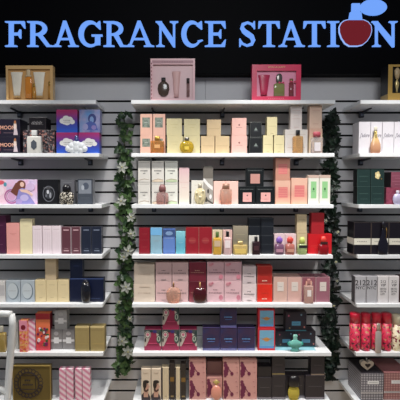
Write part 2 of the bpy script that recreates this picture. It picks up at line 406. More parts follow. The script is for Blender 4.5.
    L = MB(); L.prism([loc(*p) for p in outline()], -.0125, -.0002, rim); lg = L.build('bottle_emblem', e); lg['label'] = 'red perfume bottle emblem standing for the letter O'
    L = MB(); L.prism([loc(*p) for p in outline(.8)], -.0135, -.012, M(104, 12, 26, emit=1.0)); L.build('bottle_face', lg)
    L = MB(); L.prism([loc(*p) for p in ((348, 21), (361.6, 21), (360.6, 13.2), (359.4, 13), (359.2, 4.2), (351.2, 4.2), (351, 12.6), (349.4, 13)) ], -.0139, -.0002, fac); L.build('sprayer_neck', lg)
    L = MB(); L.prism([loc(372.6+13.4*math.cos(a*.2618), 8+7.9*math.sin(a*.2618)) for a in range(24)], -.0145, -.0002, fac); L.build('atomizer_bulb', lg)
    L = MB(); L.prism([loc(*p) for p in ((358.5, 6.6), (362, 6.6), (362, 9.4), (358.5, 9.4))], -.0143, -.0002, fac); L.build('bulb_stem', lg)
sign()

# ---------------------------------------------------------------- printing styles
ink = M(40, 36, 40); inkg = M(110, 100, 100); gold = M(190, 150, 70, rough=.3, metal=.7); silver = M(205, 208, 214, rough=.25, metal=.7); wht = M(238, 236, 234)
blackm = M(16, 16, 18, rough=.3)
def st_lines(m, v=(.62, .5), wd=.55, g=0):
    def f(F):
        for i, q in enumerate(v): F.L(.5, q, wd if i % 2 == 0 else wd*.6, m, gaps=g)
    return f
def st_label(m, u0, v0, u1, v1, m2=None):
    def f(F):
        F.R(u0, v0, u1, v1, m)
        if m2: F.L((u0+u1)/2, (v0+v1)/2, (u1-u0)*.6, m2, t=.0016)
    return f
def both(*s):
    def f(F):
        for q in s: q(F)
    return f

# ---------------------------------------------------------------- gift sets (top level)
def gift(x0, x1, yt, d, outer, tray, label, sb, bord=(.05, .06, .05, .12), topstyle=None, window=True):
    cx, zb, w, h, yf = place(0, x0, x1, yt, sb)
    e = empty('gift_set', (cx, yf+d/2, zb), label, 'gift set')
    l, b, r, t = bord; mb = MB(); W = w/2
    mb.box(-W, W, d/2-.002, d/2, 0, h, outer); mb.box(-W, -W+.0015, -d/2, d/2-.002, 0, h, outer); mb.box(W-.0015, W, -d/2, d/2-.002, 0, h, outer)
    mb.box(-W+.0015, W-.0015, -d/2, d/2-.002, 0, .0015, outer); mb.box(-W+.0015, W-.0015, -d/2, d/2-.002, h-.0015, h, outer)
    y0, y1 = -d/2-.0005, -d/2+.001
    mb.box(-W, -W+l*w, y0, y1, 0, h, outer); mb.box(W-r*w, W, y0, y1, 0, h, outer); mb.box(-W+l*w, W-r*w, y0, y1, 0, b*h, outer); mb.box(-W+l*w, W-r*w, y0, y1, h-t*h, h, outer)
    if topstyle: topstyle(Face(mb, w, d+.001, h))
    mb.build('box_frame', e)
    mb = MB(); mb.box(-W+.002, W-.002, -d/2+.014, d/2-.0025, .002, h-.002, tray, .001); mb.build('tray', e)
    def sub(name, u, v0, v1, wu, pb, mat, pc=None, capm=None, pw=2, dd=None, child='cap'):
        hh = (v1-v0)*h; rx = wu*w/2; ry = min(rx, .0085, dd or 9)
        m = MB(); m.lathe(pb, rx, ry, hh, mat, 20, pw, cx=(u-.5)*w, cy=-d/2+.008, z0=v0*h); o = m.build(name, e)
        if pc:
            m = MB(); m.lathe(pc, rx, ry, hh, capm, 16, 2, cx=(u-.5)*w, cy=-d/2+.008, z0=v0*h); m.build(child, o)
        return o
    return e, w, h, d, sub
tube_p = [(.55, 0), (.58, .16), (.6, .17), (.66, .3), (.86, .8), (1.0, .97), (1.0, 1)]
# golden set, left bay
goldc = M(226, 184, 124, rough=.3, coat=.3); goldt = M(222, 172, 108, rough=.4)
e, w, h, d, sub = gift(6, 53, 65.5, .04, goldc, goldt, 'golden gift set with two white tubes and a tall amber bottle', .03, (.05, .05, .06, .10))
for u in (.22, .70):
    o = sub('lotion_tube', u, .16, .82, .26, tube_p, M(255, 246, 226)); m = MB(); m.lathe([(.6, -.1), (.6, .16)], .13*w, .006, .66*h, goldc, 16, 2, cx=(u-.5)*w, cy=-d/2+.008, z0=.16*h); m.build('cap', o)
sub('perfume_bottle', .47, .08, .76, .14, [(1, 0), (1, .8), (.8, .86), (.5, .9)], M(240, 150, 50, rough=.15, coat=.6), [(.9, .9), (.9, .96), (.5, .97), (.6, 1.0), (.6, 1.22), (.5, 1.24)], M(224, 200, 160), 4)
sub('travel_spray', .585, .08, .5, .08, [(1, 0), (1, .75)], M(214, 150, 60, rough=.2, coat=.4), [(.7, .76), (.7, 1)], gold)
sub('travel_spray', .92, .08, .55, .08, [(1, 0), (1, .75)], M(206, 148, 70, rough=.2, coat=.4), [(.7, .76), (.7, 1)], gold)
# pale pink set
pk = M(246, 196, 200, rough=.4); pkt = M(244, 206, 208)
def pkt_style(F): F.R(.04, .885, .96, .955, M(190, 140, 148)); F.L(.5, .92, .5, M(150, 110, 118), gaps=9); [F.R(.012, .05+i*.09, .03, .09+i*.09, M(150, 70, 90)) for i in range(10)]
e, w, h, d, sub = gift(150.5, 195, 58.5, .036, pk, pkt, 'pale pink gift set with round dark flask, tube and small vial', .03, (.06, .05, .05, .14), pkt_style)
sub('perfume_flask', .29, .12, .56, .27, [(.35, 0), (.8, .12), (1, .38), (.9, .62), (.45, .78), (.3, .8)], M(84, 66, 56, rough=.2, coat=.5), [(.36, .8), (.36, 1)], M(40, 34, 36), 2, .012)
o = sub('lotion_tube', .58, .1, .7, .19, tube_p, M(238, 190, 186))
sub('perfume_vial', .845, .12, .54, .07, [(1, 0), (1, .7)], M(146, 110, 108, rough=.2, coat=.4), [(1, .72), (1, 1)], M(52, 40, 42))
# hot pink set
hp = M(232, 40, 92, rough=.35, coat=.3); hpt = M(250, 160, 190)
def hp_style(F): F.T('VIVA LA JUICY', .5, .925, .36, .055, M(240, 196, 130)); F.L(.5, .075, .34, M(240, 150, 160), gaps=8)
e, w, h, d, sub = gift(252, 301, 64.5, .04, hp, hpt, 'hot pink gift set with VIVA LA JUICY lettering and pink window', .03, (.1, .13, .1, .17), hp_style)
sub('lotion_tube', .25, .16, .72, .24, tube_p, M(206, 52, 92, rough=.3, coat=.4))
o = sub('perfume_bottle', .56, .14, .5, .22, [(1, 0), (1, .9), (.5, 1)], M(150, 150, 92, rough=.15, coat=.6), [(.35, 1), (.55, 1.15), (.6, 1.45), (.45, 1.65), (.2, 1.72)], M(120, 116, 110, rough=.2, metal=.5), 6)
sub('travel_spray', .81, .14, .62, .1, [(1, 0), (1, .75)], M(150, 70, 80, rough=.2, coat=.5), [(.7, .76), (.7, 1)], M(170, 140, 100, metal=.6))
for u, z in ((.6, .5), (.84, .53)):
    m = MB(); X = (u-.5)*w
    for s_ in (-1, 1): m.prism([(X, z*h), (X+s_*.016, z*h+.008), (X+s_*.018, z*h-.006), (X+s_*.002, z*h-.002)], -d/2-.0018, -d/2+.001, M(216, 40, 96))
    m.build('ribbon_bow', e)
# black and gold set, right bay
bg = M(22, 22, 26, rough=.35); gd = M(186, 150, 78, rough=.3, coat=.3)
e, w, h, d, sub = gift(388, 432, 64.5, .09, gd, blackm, 'gold framed black gift set cut off by right picture edge', .03, (.1, .22, .1, .06))
m = MB(); m.box(-w/2-.0012, -w/2-.0001, -d/2, d/2, .2*h, h, bg); m.build('side_panel', e)
sub('gold_figure', .22, .24, .62, .1, [(.5, 0), (.4, .2), (.9, .5), (1, .7), (.4, .85), (.5, 1)], M(214, 190, 130, rough=.25, metal=.4), [(.8, 1), (1.2, 1.3), (1.3, 1.6), (.4, 1.8)], M(196, 170, 130))
sub('perfume_bottle', .6, .24, .75, .3, PR['rect'][0], M(40, 36, 36, rough=.15), PR['rect'][1], gold, 6)

# ---------------------------------------------------------------- tier 1
B = box
moonm = M(30, 26, 44, rough=.35)
def st_moon(F):
    F.T('MOON', .44, .52, .68, .22, M(236, 176, 150)); F.L(.5, .22, .5, M(160, 130, 140)); F.E(.78, .55, .07, .3, M(226, 206, 196)); F.E(.78, .82, .05, .1, M(170, 110, 70))
    F.E(.05, .25, .05, .12, M(180, 80, 90)); F.P([(.7, .1), (.74, .45), (.86, .45), (.9, .1)], M(206, 190, 196))
o = B(1, -2, 20, 136.8, moonm, 'dark MOON box at the left, lower of the pair', st_moon, d=.12, name='gift_box', cat='perfume box', group='dark boxes lettered MOON')
B(1, -2, 20, 119, moonm, 'dark MOON box at the left, stacked on its twin', st_moon, d=.12, on=o, name='gift_box', group='dark boxes lettered MOON')
cam1 = cell_mat('dark_floral_print', [(48, 42, 50), (120, 116, 118), (70, 52, 58), (30, 28, 34), (168, 120, 110)], 110)
o = B(1, 23, 54.5, 130, cam1, 'wide dark box with grey floral print behind the white bottle', d=.075)
def st_scr(F): [F.P([(.14+.09*i, .5-.06*(i%2)), (.17+.09*i, .5-.06*(i%2)), (.24+.09*i, .64+.06*(i%2)), (.21+.09*i, .66+.06*(i%2))], M(160, 156, 158)) for i in range(7)]; F.L(.5, .46, .7, M(150, 146, 148)); F.frame(.02, .03, .98, .97, .0012, M(70, 60, 64))
B(1, 29, 46, 117.5, M(26, 22, 28, rough=.3), 'small black box with silvery script, lying on the floral box', st_scr, d=.09, on=o, sb=.04)
def hexd(t, w, d, h):
    m = MB(); m.prism([(math.cos(a)*w*.22, h*.36+math.sin(a)*h*.22) for a in [math.pi/6+i*math.pi/3 for i in range(6)]], -d/2-.002, -d/2+.002, M(84, 90, 100, rough=.2)); m.build('emblem', t)
bottle(1, 26.5, 41, 130, 'rect', M(214, 212, 206, rough=.3), M(222, 222, 220), 'white rectangular bottle with dark hexagon, before the floral box', deco=hexd)
cl = cell_mat('blue_to_pink_print', [(40, 96, 206), (70, 62, 160), (176, 46, 108)], .125, kind='z')
def cloud(F, u=.52, v=.5, s=1):
    for a, b, r in ((-.22, 0, .15), (-.05, .1, .17), (.12, .06, .16), (.24, -.04, .13), (0, -.06, .16), (-.12, -.05, .13)):
        F.E(u+a*s, v+b*s, r*s, r*.8*s, wht, 14)
    F.L(u, v+.03, .34*s, ink, t=.0014, gaps=5); F.L(u, v-.05, .34*s, inkg, t=.0012, gaps=5)
g = 'blue and pink cloud boxes'
o1 = B(1, 56.3, 77.5, 132.5, cl, 'blue and pink cloud box, lower left of the four', cloud, d=.06, group=g)
o2 = B(1, 78.6, 99.5, 132.5, cl, 'blue and pink cloud box, lower right of the four', cloud, d=.06, group=g)
B(1, 56.3, 77.2, 109.5, cl, 'blue and pink cloud box stacked above its twin at left', cloud, d=.06, on=o1, group=g)
def fig(F):
    F.E(.62, .6, .2, .22, M(52, 64, 122)); F.E(.6, .55, .1, .15, M(120, 150, 200)); F.P([(.2, .12), (.3, .4), (.55, .5), (.8, .38), (.9, .1)], M(70, 88, 160)); F.E(.3, .25, .12, .14, M(150, 150, 196)); F.E(.7, .22, .12, .1, M(134, 120, 180))
B(1, 79.3, 100, 109.5, cell_mat('blue_mist_print', [(96, 140, 196), (150, 150, 190), (70, 90, 160)], 12, kind='noise'), 'misty blue box with a portrait, stacked upper right of cloud boxes', fig, d=.06, on=o2)
def clb(t, w, d, h):
    m = MB()
    for a, z, r in ((-.36, .2, .15), (-.2, .34, .18), (0, .42, .2), (.22, .34, .18), (.38, .2, .14), (0, .2, .25), (-.2, .14, .16), (.2, .14, .16)):
        m.lathe([(math.sin(math.pi*i/8), .5-.5*math.cos(math.pi*i/8)) for i in range(9)], r*w, min(r*w, d/2), r*w*2, M(232, 236, 240, rough=.3), 14, cx=a*w, z0=max(.0005, z*h-r*w*.7))
    m.build('cloud_base', t)
cx, zb, w, h, yf = place(1, 64.5, 86.5, 135, .003)
t = empty('perfume_bottle', (cx, yf+.017, zb), 'white cloud shaped bottle with a dark blue top', 'perfume bottle'); clb(t, w, .031, h)
m = MB(); m.lathe([(.5, .5), (.9, .6), (1, .75), (.7, .95), (.3, 1)], .014, .012, h, M(60, 74, 134, rough=.15, coat=.6), 16, cx=.002); m.build('stopper', t)

peach = M(236, 186, 166); mirr = cell_mat('mirror_label', [(80, 100, 90), (196, 206, 190), (120, 140, 130)], 30, rough=.15, metal=.5, kind='noise')
def st_peach(F): F.R(.16, .38, .8, .84, mirr); F.L(.5, .62, .3, wht)
g = 'peach boxes with mirrored square label'
a = B(1, 140.3, 152.4, 135.8, peach, 'peach box with mirrored square, lower left of the four', st_peach, group=g)
b = B(1, 153, 165.3, 135.8, peach, 'peach box with mirrored square, behind the amber bottle', st_peach, group=g)
B(1, 140.3, 152.4, 114, peach, 'peach box with mirrored square, upper left of the four', st_peach, on=a, group=g)
B(1, 153, 165.3, 114, peach, 'peach box with mirrored square, upper right of the four', st_peach, on=b, group=g)
amber = M(226, 130, 50, rough=.06, trans=.7)
bottle(1, 150.3, 164, 136, 'rect', amber, gold, 'square amber bottle with gold cap before the peach boxes', lab=(.3, .3, .7, .5, M(226, 170, 110)))
yc = M(222, 210, 162); g = 'pale yellow square boxes'
ys = st_lines(M(196, 180, 120), (.66, .5), .5)
a = B(1, 167, 183, 136, yc, 'pale yellow box, lower left, partly behind the round golden bottle', ys, group=g)
b = B(1, 183.7, 200, 136, yc, 'pale yellow box, lower right, beside the round golden bottle', ys, group=g)
B(1, 166.6, 182, 118.5, yc, 'pale yellow box stacked upper left, next to the peach boxes', ys, on=a, group=g)
B(1, 184, 200, 119, yc, 'pale yellow box stacked upper right above the round golden bottle', ys, on=b, group=g)
bottle(1, 179.5, 194, 137, 'round', M(226, 180, 30, rough=.06, trans=.7), M(120, 116, 110, rough=.2, metal=.6), 'round golden bottle with a small grey cap', lab=(.35, .22, .65, .42, M(226, 200, 80)))
cc = M(222, 194, 150); cs = st_lines(M(176, 146, 100), (.44,), .8); g = 'tan square boxes in a pyramid'
a = B(1, 201, 214.6, 136, cc, 'tan box at the lower left of the three box pyramid', cs, group=g)
b = B(1, 215.3, 229.4, 136, cc, 'tan box at the lower right of the three box pyramid', cs, group=g)
B(1, 207, 221, 119.5, cc, 'tan box on top of the three box pyramid', cs, on=a, group=g)
pc = M(240, 190, 178); ps = both(st_lines(M(120, 60, 64), (.46,), .44), lambda F: F.E(.5, .6, .06, .05, M(150, 90, 90)))
a = B(1, 231.5, 247, 135.5, pc, 'soft pink box left of the black ones, lower of two', ps, group='soft pink stacked pair')
B(1, 232, 246.5, 118, pc, 'soft pink box left of the black ones, stacked on top', ps, on=a, group='soft pink stacked pair')
def bs(F): F.frame(.02, .03, .98, .97, .0009, M(110, 114, 110)); F.P([(.36, .46), (.5, .66), (.64, .46)], M(130, 140, 134)); F.L(.5, .42, .4, silver)
bkm = M(22, 24, 27, rough=.3)
a = B(1, 249.5, 262.3, 137.5, bkm, 'black box with silver emblem, lower, between pink and cream', bs, group='black boxes with silver emblem')
B(1, 250, 261.8, 122, bkm, 'black box with silver emblem, upper, between pink and cream', bs, on=a, group='black boxes with silver emblem')
cg = M(224, 212, 166); cgs = both(st_lines(M(160, 150, 100), (.5,), .7), lambda F: F.L(.5, .1, .3, M(150, 120, 80)))
a = B(1, 263, 273, 135.3, cg, 'narrow cream box, lower left of three beside black boxes', cgs, group='narrow cream boxes')
b = B(1, 274, 284.2, 135.3, cg, 'narrow cream box, lower right, beside the clear-white wide box', cgs, group='narrow cream boxes')
B(1, 267, 277.2, 117, cg, 'narrow cream box standing on top of two others', cgs, on=a, group='narrow cream boxes')
sv = M(214, 208, 202, rough=.3)
a = B(1, 285, 307.6, 129.5, sv, 'wide silvery white box behind the amber bottle with black cap', st_lines(M(180, 150, 130), (.8, .6, .25), .8), d=.06)
B(1, 290.6, 302, 105, M(214, 204, 200, rough=.3), 'silvery box standing upright on the wide white one', st_lines(M(180, 140, 130), (.8, .6, .45, .1), .7), on=a, sb=.042, d=.045)
bottle(1, 293.4, 303.4, 129.8, 'rect', M(222, 160, 90, rough=.06, trans=.7), blackm, 'amber bottle with a wide black cap', d=.03)
cp = cell_mat('cream_pink_print', [(236, 210, 190), (236, 216, 180), (206, 170, 150)], .13, kind='z')
a = B(1, 309.3, 322.3, 128.5, cp, 'cream and pink box at the shelf end, lower', st_lines(M(200, 120, 120), (.8, .6), .7), d=.05)
B(1, 309.6, 322, 105, M(216, 186, 166), 'cream and pink box at the shelf end, upper', st_lines(M(170, 100, 90), (.8, .2), .7), d=.05, on=a)
bottle(1, 311.5, 323.6, 131.5, 'slim', M(240, 226, 226, rough=.06, trans=.8), M(206, 96, 110, rough=.3), 'clear slim bottle with rose pink cap at the shelf end', d=.028, lab=(.25, .1, .75, .5, M(228, 220, 224)))

# ---------------------------------------------------------------- tier 2
girl = cell_mat('lilac_watercolour', [(206, 196, 226), (236, 190, 220), (226, 206, 236), (190, 170, 216)], 14, kind='noise')
def gs(F):
    F.R(0, 0, .42, 1, M(246, 208, 224)); F.E(.30, .88, .09, .09, M(226, 96, 110)); F.E(.4, .8, .03, .09, M(90, 160, 180)); F.E(.2, .55, .18, .25, M(250, 226, 236))
    F.ring(.52, .32, .14, .3, .008, M(186, 110, 160)); F.ring(.52, .32, .1, .22, .003, M(150, 90, 140)); F.E(.52, .32, .07, .16, M(220, 170, 206))
    F.E(.7, .8, .085, .17, M(112, 64, 52)); F.P([(.5, .5), (.6, .86), (.74, .9), (.78, .7), (.72, .4), (.6, .34)], M(116, 66, 54)); F.E(.72, .8, .04, .1, M(240, 200, 182))
    F.P([(.6, .02), (.62, .3), (.66, .6), (.72, .66), (.8, .6), (.86, .34), (.96, .02)], M(150, 144, 206)); F.P([(.67, .6), (.8, .6), (.92, .4), (.9, .33), (.8, .46), (.7, .5)], M(238, 200, 184)); F.E(.76, .26, .08, .13, M(196, 184, 228)); F.E(.88, .7, .08, .16, M(216, 190, 226)); F.E(.66, .12, .06, .1, M(180, 160, 214))
B(2, -16, 37.2, 179.5, girl, 'pink and lilac illustrated box showing a long haired girl in violet dress', gs, d=.07, name='gift_box')
def dk(F): F.ring(.54, .42, .3, .32, .004, M(110, 112, 120)); F.E(.54, .42, .2, .2, M(56, 58, 64)); F.E(.5, .5, .06, .08, M(206, 208, 214)); F.L(.5, .66, .4, M(180, 180, 186)); F.E(.62, .36, .05, .12, M(150, 152, 160)); F.E(.42, .34, .05, .06, M(100, 102, 110))
B(2, 37.8, 58, 179.5, M(22, 22, 26, rough=.3), 'black box with a silvery circular drawing', dk, d=.06)
B(2, 60.5, 74.5, 180, M(98, 98, 104), 'grey box half hidden behind the glittering dark bottle', st_lines(M(150, 150, 152), (.9,), .6), d=.05, sb=.04)
glit = cell_mat('faceted_glitter', [(30, 28, 30), (230, 222, 206), (90, 84, 80), (190, 180, 160), (20, 20, 22)], 190, rough=.15, metal=.3)
bottle(2, 58.6, 73.2, 184.5, 'jar', glit, M(26, 24, 28, rough=.2), 'dark bottle with glittering silver facets')
def gy(F): F.R(.08, .42, .92, .95, M(130, 136, 146)); F.E(.55, .72, .2, .14, M(80, 88, 104)); F.E(.35, .66, .1, .1, M(176, 182, 192)); F.L(.5, .25, .6, M(120, 124, 130)); F.frame(0, 0, 1, 1, .001, M(50, 52, 58))
B(2, 77.5, 92.7, 179, M(74, 80, 90, rough=.3), 'slate grey box with a blue-grey picture, last on its shelf', gy, d=.065, side=M(120, 122, 130, rough=.3))
wst = M(226, 222, 214)
def ws(c):
    def f(F): F.L(.5, .92, .9, M(90, 80, 76), t=.002); F.L(.5, .54, .6, ink, t=.0032, gaps=7); F.L(.5, .42, .2, ink, t=.002); F.P([(.05, .1), (.5, .16), (.95, .12), (.95, .02), (.05, .02)], c); F.P([(.05, .1), (.5, .17), (.95, .12), (.95, .1), (.5, .14), (.05, .08)], M(160, 140, 120))
    return f
cols = (((138, 150.3), wst, M(226, 222, 214), 'plain'), ((151.7, 164), wst, M(232, 214, 190), 'tan edged'), ((165, 177.7), M(228, 228, 218), M(196, 214, 176), 'green edged'))
for (xa, xb), c, e2, nm in cols:
    g = 'white striped cartons, ' + nm
    a = B(2, xa, xb, 182.3, c, 'white lettered carton, %s column, lower of two' % nm, ws(e2), group='white lettered cartons')
    B(2, xa, xb, 161, c, 'white lettered carton, %s column, upper of two' % nm, ws(e2), on=a, group='white lettered cartons')
bottle(2, 156, 168.5, 184.5, 'jar', M(226, 166, 160, rough=.06, trans=.8), M(130, 84, 84, rough=.3), 'small dusky rose bottle before the white lettered cartons')
B(2, 179, 189.3, 167.5, cell_mat('cream_to_pink_print', [(230, 222, 206), (232, 216, 206), (222, 186, 190)], .21, kind='z'), 'tall cream carton with a pink top, beside the striped ones', st_lines(M(220, 170, 160), (.6, .45), .8), d=.05)
flo = cell_mat('flower_print', [(222, 218, 208), (232, 226, 220), (190, 180, 160), (70, 66, 60), (214, 206, 196)], 55)
B(2, 191.4, 204, 180.3, M(228, 224, 214), 'white carton behind the cream flower bottle', st_lines(M(160, 150, 130), (.8,), .5), d=.05)
def fl(F): F.P([(.0, .6), (.5, .45), (1, .36), (1, .46), (.5, .56), (0, .72)], wht); F.E(.5, .34, .1, .06, M(60, 56, 54)); F.E(.3, .12, .14, .07, M(90, 86, 80)); F.E(.75, .2, .14, .06, wht); F.R(0, .68, 1, 1, M(112, 106, 98)); F.P([(0, .2), (1, .04), (1, .0), (0, .14)], M(80, 76, 70))
B(2, 203.3, 213, 166, M(170, 164, 156), 'tall grey carton printed with white blossoms', fl, d=.05)
def fd(t, w, d, h):
    m = MB()
    for a, z in ((-.3, .5), (.25, .58), (0, .3)):
        m.lathe([(.2, 0), (1, .3), (.8, .7), (.3, 1)], .008, .005, .014, M(240, 226, 186), 10, cx=a*w, cy=-d/2, z0=z*h)
    m.build('flower_ornament', t)
bottle(2, 194.3, 206, 183.5, 'round', M(240, 220, 160, rough=.1, trans=.5), M(200, 190, 170, rough=.3, metal=.5), 'cream yellow bottle decorated with flowers', deco=fd)
pw_ = M(246, 206, 194)
def pf(sd):
    def f(F):
        F.R(.1 if sd else .55, .52, .45 if sd else .95, .62, M(196, 160, 150)); F.R(.0 if sd else .55, .02, .45 if sd else 1, .5, M(232, 166, 144)); F.E(.12 if sd else .9, .72, .07, .07, M(190, 140, 130))
    return f
B(2, 213.6, 225.6, 181, pw_, 'light salmon carton, left of a matching pair', pf(0), d=.05, group='light salmon pair')
B(2, 225.9, 238.2, 181, pw_, 'light salmon carton, right of a matching pair', pf(1), d=.05, group='light salmon pair')
bottle(2, 220.5, 232, 183.5, 'slim', M(240, 170, 140, rough=.06, trans=.7), M(206, 160, 140, metal=.4, rough=.3), 'salmon bottle before the light salmon pair')
bk2 = M(20, 25, 27, rough=.3)
def bp(F): F.R(.26, .14, .78, .66, M(238, 176, 170)); F.E(.52, .5, .04, .04, ink); F.L(.5, .84, .8, M(120, 124, 124), t=.0016, gaps=10); F.L(.52, .3, .2, M(200, 130, 130))
g = 'black boxes with a pink square'
a = B(2, 238.5, 255.4, 186.5, bk2, 'black box with pink square, lower left of three', bp, group=g, d=.04)
B(2, 256, 274.6, 186.5, bk2, 'black box with pink square, lower right of three', bp, group=g, d=.04)
B(2, 246.3, 263.8, 168, bk2, 'black box with pink square, on top of the other two', lambda F: (F.R(.24, .16, .78, .68, M(206, 150, 140)), F.L(.5, .86, .8, M(120, 124, 124), t=.0016, gaps=10)), on=a, group=g, d=.04)
pe = cell_mat('peach_fade', [(236, 184, 158), (226, 162, 144), (232, 186, 164)], .12, kind='z')
def pq(F): F.R(.2, .28, .82, .72, M(222, 126, 124)); [F.L(.5, v, .6, M(240, 176, 156)) for v in (.36, .46, .56, .66)]
a = B(2, 275.4, 290.4, 180.5, pe, 'peach box with coral square, lower of the stacked pair', pq, group='peach boxes with coral square')
B(2, 275.6, 290, 157.5, M(206, 146, 126), 'peach box with coral square, upper of the stacked pair', pq, on=a, group='peach boxes with coral square')
B(2, 291.3, 307.4, 178, pe, 'peach box with coral square standing alone, right of the stack', pq, group='peach boxes with coral square')
wg = M(232, 230, 218)
def gr(F): F.R(.24, .2, .76, .78, M(150, 206, 144)); F.E(.5, .52, .08, .05, M(60, 110, 70)); F.L(.5, .44, .26, M(80, 130, 90)); F.R(0, .9, 1, 1, M(206, 180, 166))
B(2, 308.3, 319, 175, wg, 'white carton with green panel, left of the two', gr, group='white cartons with green panel')
B(2, 319.5, 330.3, 175, wg, 'white carton with green panel, right one at the shelf end', gr, group='white cartons with green panel')

# ---------------------------------------------------------------- tier 3
dp = M(78, 30, 62, rough=.35)
a = B(3, -9, 6, 235, dp, 'dark plum box at the left picture edge, lower of two', st_lines(M(150, 100, 130), (.5,), .6), group='dark plum stacked pair')
B(3, -9, 6, 215.5, dp, 'dark plum box at the left picture edge, upper of two', st_lines(M(150, 100, 130), (.5,), .6), on=a, group='dark plum stacked pair')
B(3, 6.5, 19.6, 223, M(240, 166, 160), 'salmon pink carton left of the tall cream one', st_lines(M(200, 110, 110), (.66, .62), .5), d=.05)
B(3, 20, 32.2, 219, M(238, 226, 184), 'tall cream carton between salmon and lilac cartons', st_lines(M(200, 180, 140), (.8,), .5), d=.05)
li = M(236, 220, 226)
for i, (xa, xb, q) in enumerate(((32.5, 42, 'left of three, next to cream'), (42.6, 51.8, 'middle of three'), (52, 61, 'right of three, next to maroon'))):
    B(3, xa, xb, 226, li, 'pale lilac carton, ' + q, both(st_lines(M(170, 140, 150), (.88,), .7), lambda F: [F.R(.12+.2*j, .06, .14+.2*j, .8, M(226, 206, 214)) for j in range(4)]), d=.05, group='pale lilac cartons')
def mr(c1, c2):
    def f(F): F.frame(0, 0, 1, 1, .0013, c1); F.R(.2, .86, .8, .9, c2); F.R(.22, .1, .78, .14, c2); F.L(.5, .2, .4, c2)
    return f
for xa, xb, c, q, n in ((61.6, 70.8, (98, 58, 68), 'maroon carton with pale edges, nearer the lilac ones', 'm'), (71.6, 80.4, (98, 58, 68), 'maroon carton with pale edges, nearer the navy ones', 'm'),
                        (81.6, 91, (34, 40, 58), 'dark navy carton with silver trim, next to maroon', 'n'), (91.8, 101.5, (34, 40, 58), 'dark navy carton with silver trim, last on its shelf', 'n')):
    B(3, xa, xb, 226.8, M(*c, rough=.3), q, mr(M(206, 180, 186) if n == 'm' else M(84, 90, 106), M(206, 170, 176) if n == 'm' else M(120, 130, 150)), d=.05, group='maroon cartons' if n == 'm' else 'dark navy cartons', side=M(210, 200, 204) if n == 'm' else None)
dr = M(140, 26, 42, rough=.35)
a = B(3, 139, 149.8, 240, dr, 'small dark red box left of the blue cartons, lower', st_lines(M(190, 90, 90), (.5,), .5), group='small dark red stacked pair')
B(3, 139, 149.8, 228, dr, 'small dark red box left of the blue cartons, upper', st_lines(M(190, 90, 90), (.5,), .5), on=a, group='small dark red stacked pair')
B(3, 150.6, 162, 227.8, M(140, 178, 196), 'grey-blue carton with a bright sky blue top', lambda F: (F.R(0, .72, 1, 1, M(120, 184, 232)), F.L(.5, .7, .7, M(60, 100, 130)), F.L(.5, .5, .5, M(170, 170, 170))), d=.05)
def bl(F): F.R(.02, .68, .98, .96, M(60, 84, 134)); F.E(.5, .82, .3, .08, M(130, 160, 200)); F.R(.06, .06, .94, .6, M(100, 134, 200)); F.L(.5, .63, .8, M(190, 210, 236), t=.002)
B(3, 163, 175.3, 228.8, M(84, 116, 184, rough=.3), 'royal blue carton with dark band, middle of the blue ones', bl, d=.05)
B(3, 176, 185.2, 231.5, cell_mat('turquoise_fade', [(110, 186, 200), (96, 170, 196), (140, 206, 220)], .13, kind='z'), 'turquoise carton, shortest of the blue ones', st_lines(M(180, 220, 226), (.5,), .5), d=.045)
dr2 = M(150, 34, 46, rough=.3)
rs = lambda F: (F.frame(0, 0, 1, 1, .0008, M(206, 130, 110)), F.E(.5, .5, .3, .12, M(160, 52, 58)), F.L(.5, .5, .5, M(196, 110, 90), t=.0015))
B(3, 185.8, 198.7, 227.3, dr2, 'dark red carton with thin golden edge, nearer turquoise', rs, d=.05, group='dark red cartons with golden edge')
B(3, 199, 212, 227.3, dr2, 'dark red carton with thin golden edge, nearer the orange bottle', rs, d=.05, group='dark red cartons with golden edge')
B(3, 212.4, 222.4, 230, M(226, 208, 176), 'cream carton behind the orange bottle with green cap', None, d=.045, sb=.04)
bottle(3, 213.3, 221.6, 232, 'rect', M(240, 170, 40, rough=.06, trans=.5), M(86, 110, 52), 'orange bottle with mossy green cap', lab=(.12, .36, .88, .62, M(206, 180, 150)))
B(3, 223, 232.2, 230, M(224, 186, 178), 'blush carton behind the bottle with square black cap', None, d=.045, sb=.04)
bottle(3, 223.9, 231.6, 231.5, 'rect', M(206, 156, 156, rough=.1, trans=.25), blackm, 'blush bottle with a square black cap', lab=(.15, .3, .85, .62, M(240, 226, 226)))
B(3, 233, 248, 226, cell_mat('bronze_fade', [(190, 176, 130), (130, 124, 108), (160, 150, 130)], .16, kind='z', rough=.3), 'bronze and grey box behind the flat golden bottle', st_lines(M(190, 180, 150), (.7, .5), .6), d=.05)
bottle(3, 233.5, 247.6, 241.5, 'rect', M(230, 186, 90, rough=.06, trans=.5), M(216, 190, 130, metal=.5, rough=.3), 'low flat golden bottle', lab=(.1, .1, .9, .45, M(226, 196, 110)))
nv = M(27, 31, 39, rough=.35); ns = lambda F: (F.L(.5, .96, .98, M(80, 86, 92)), F.L(.5, .5, .98, M(74, 80, 86)))
for xa, xb, q in ((248.6, 260.8, 'left'), (261.2, 273.6, 'right')):
    a = B(3, xa, xb, 235, nv, 'dark slate box, %s stack, lower one' % q, ns, group='dark slate boxes in two stacks', sb=.047 if q == 'left' else .037)
    B(3, xa, xb, 218, nv, 'dark slate box, %s stack, upper one' % q, ns, on=a, group='dark slate boxes in two stacks', sb=.047 if q == 'left' else .037)
B(3, 248.8, 259, 235.5, M(226, 222, 214), 'thin white card box behind the black bottle', None, d=.008, sb=.037)
bottle(3, 252.4, 260.4, 237, 'rect', M(48, 28, 34, rough=.1, coat=.6), M(24, 20, 24), 'dark wine bottle with black cap before the white card', lab=(.2, .25, .8, .5, M(70, 40, 46)))
g = 'blush boxes behind cat-eared bottles'
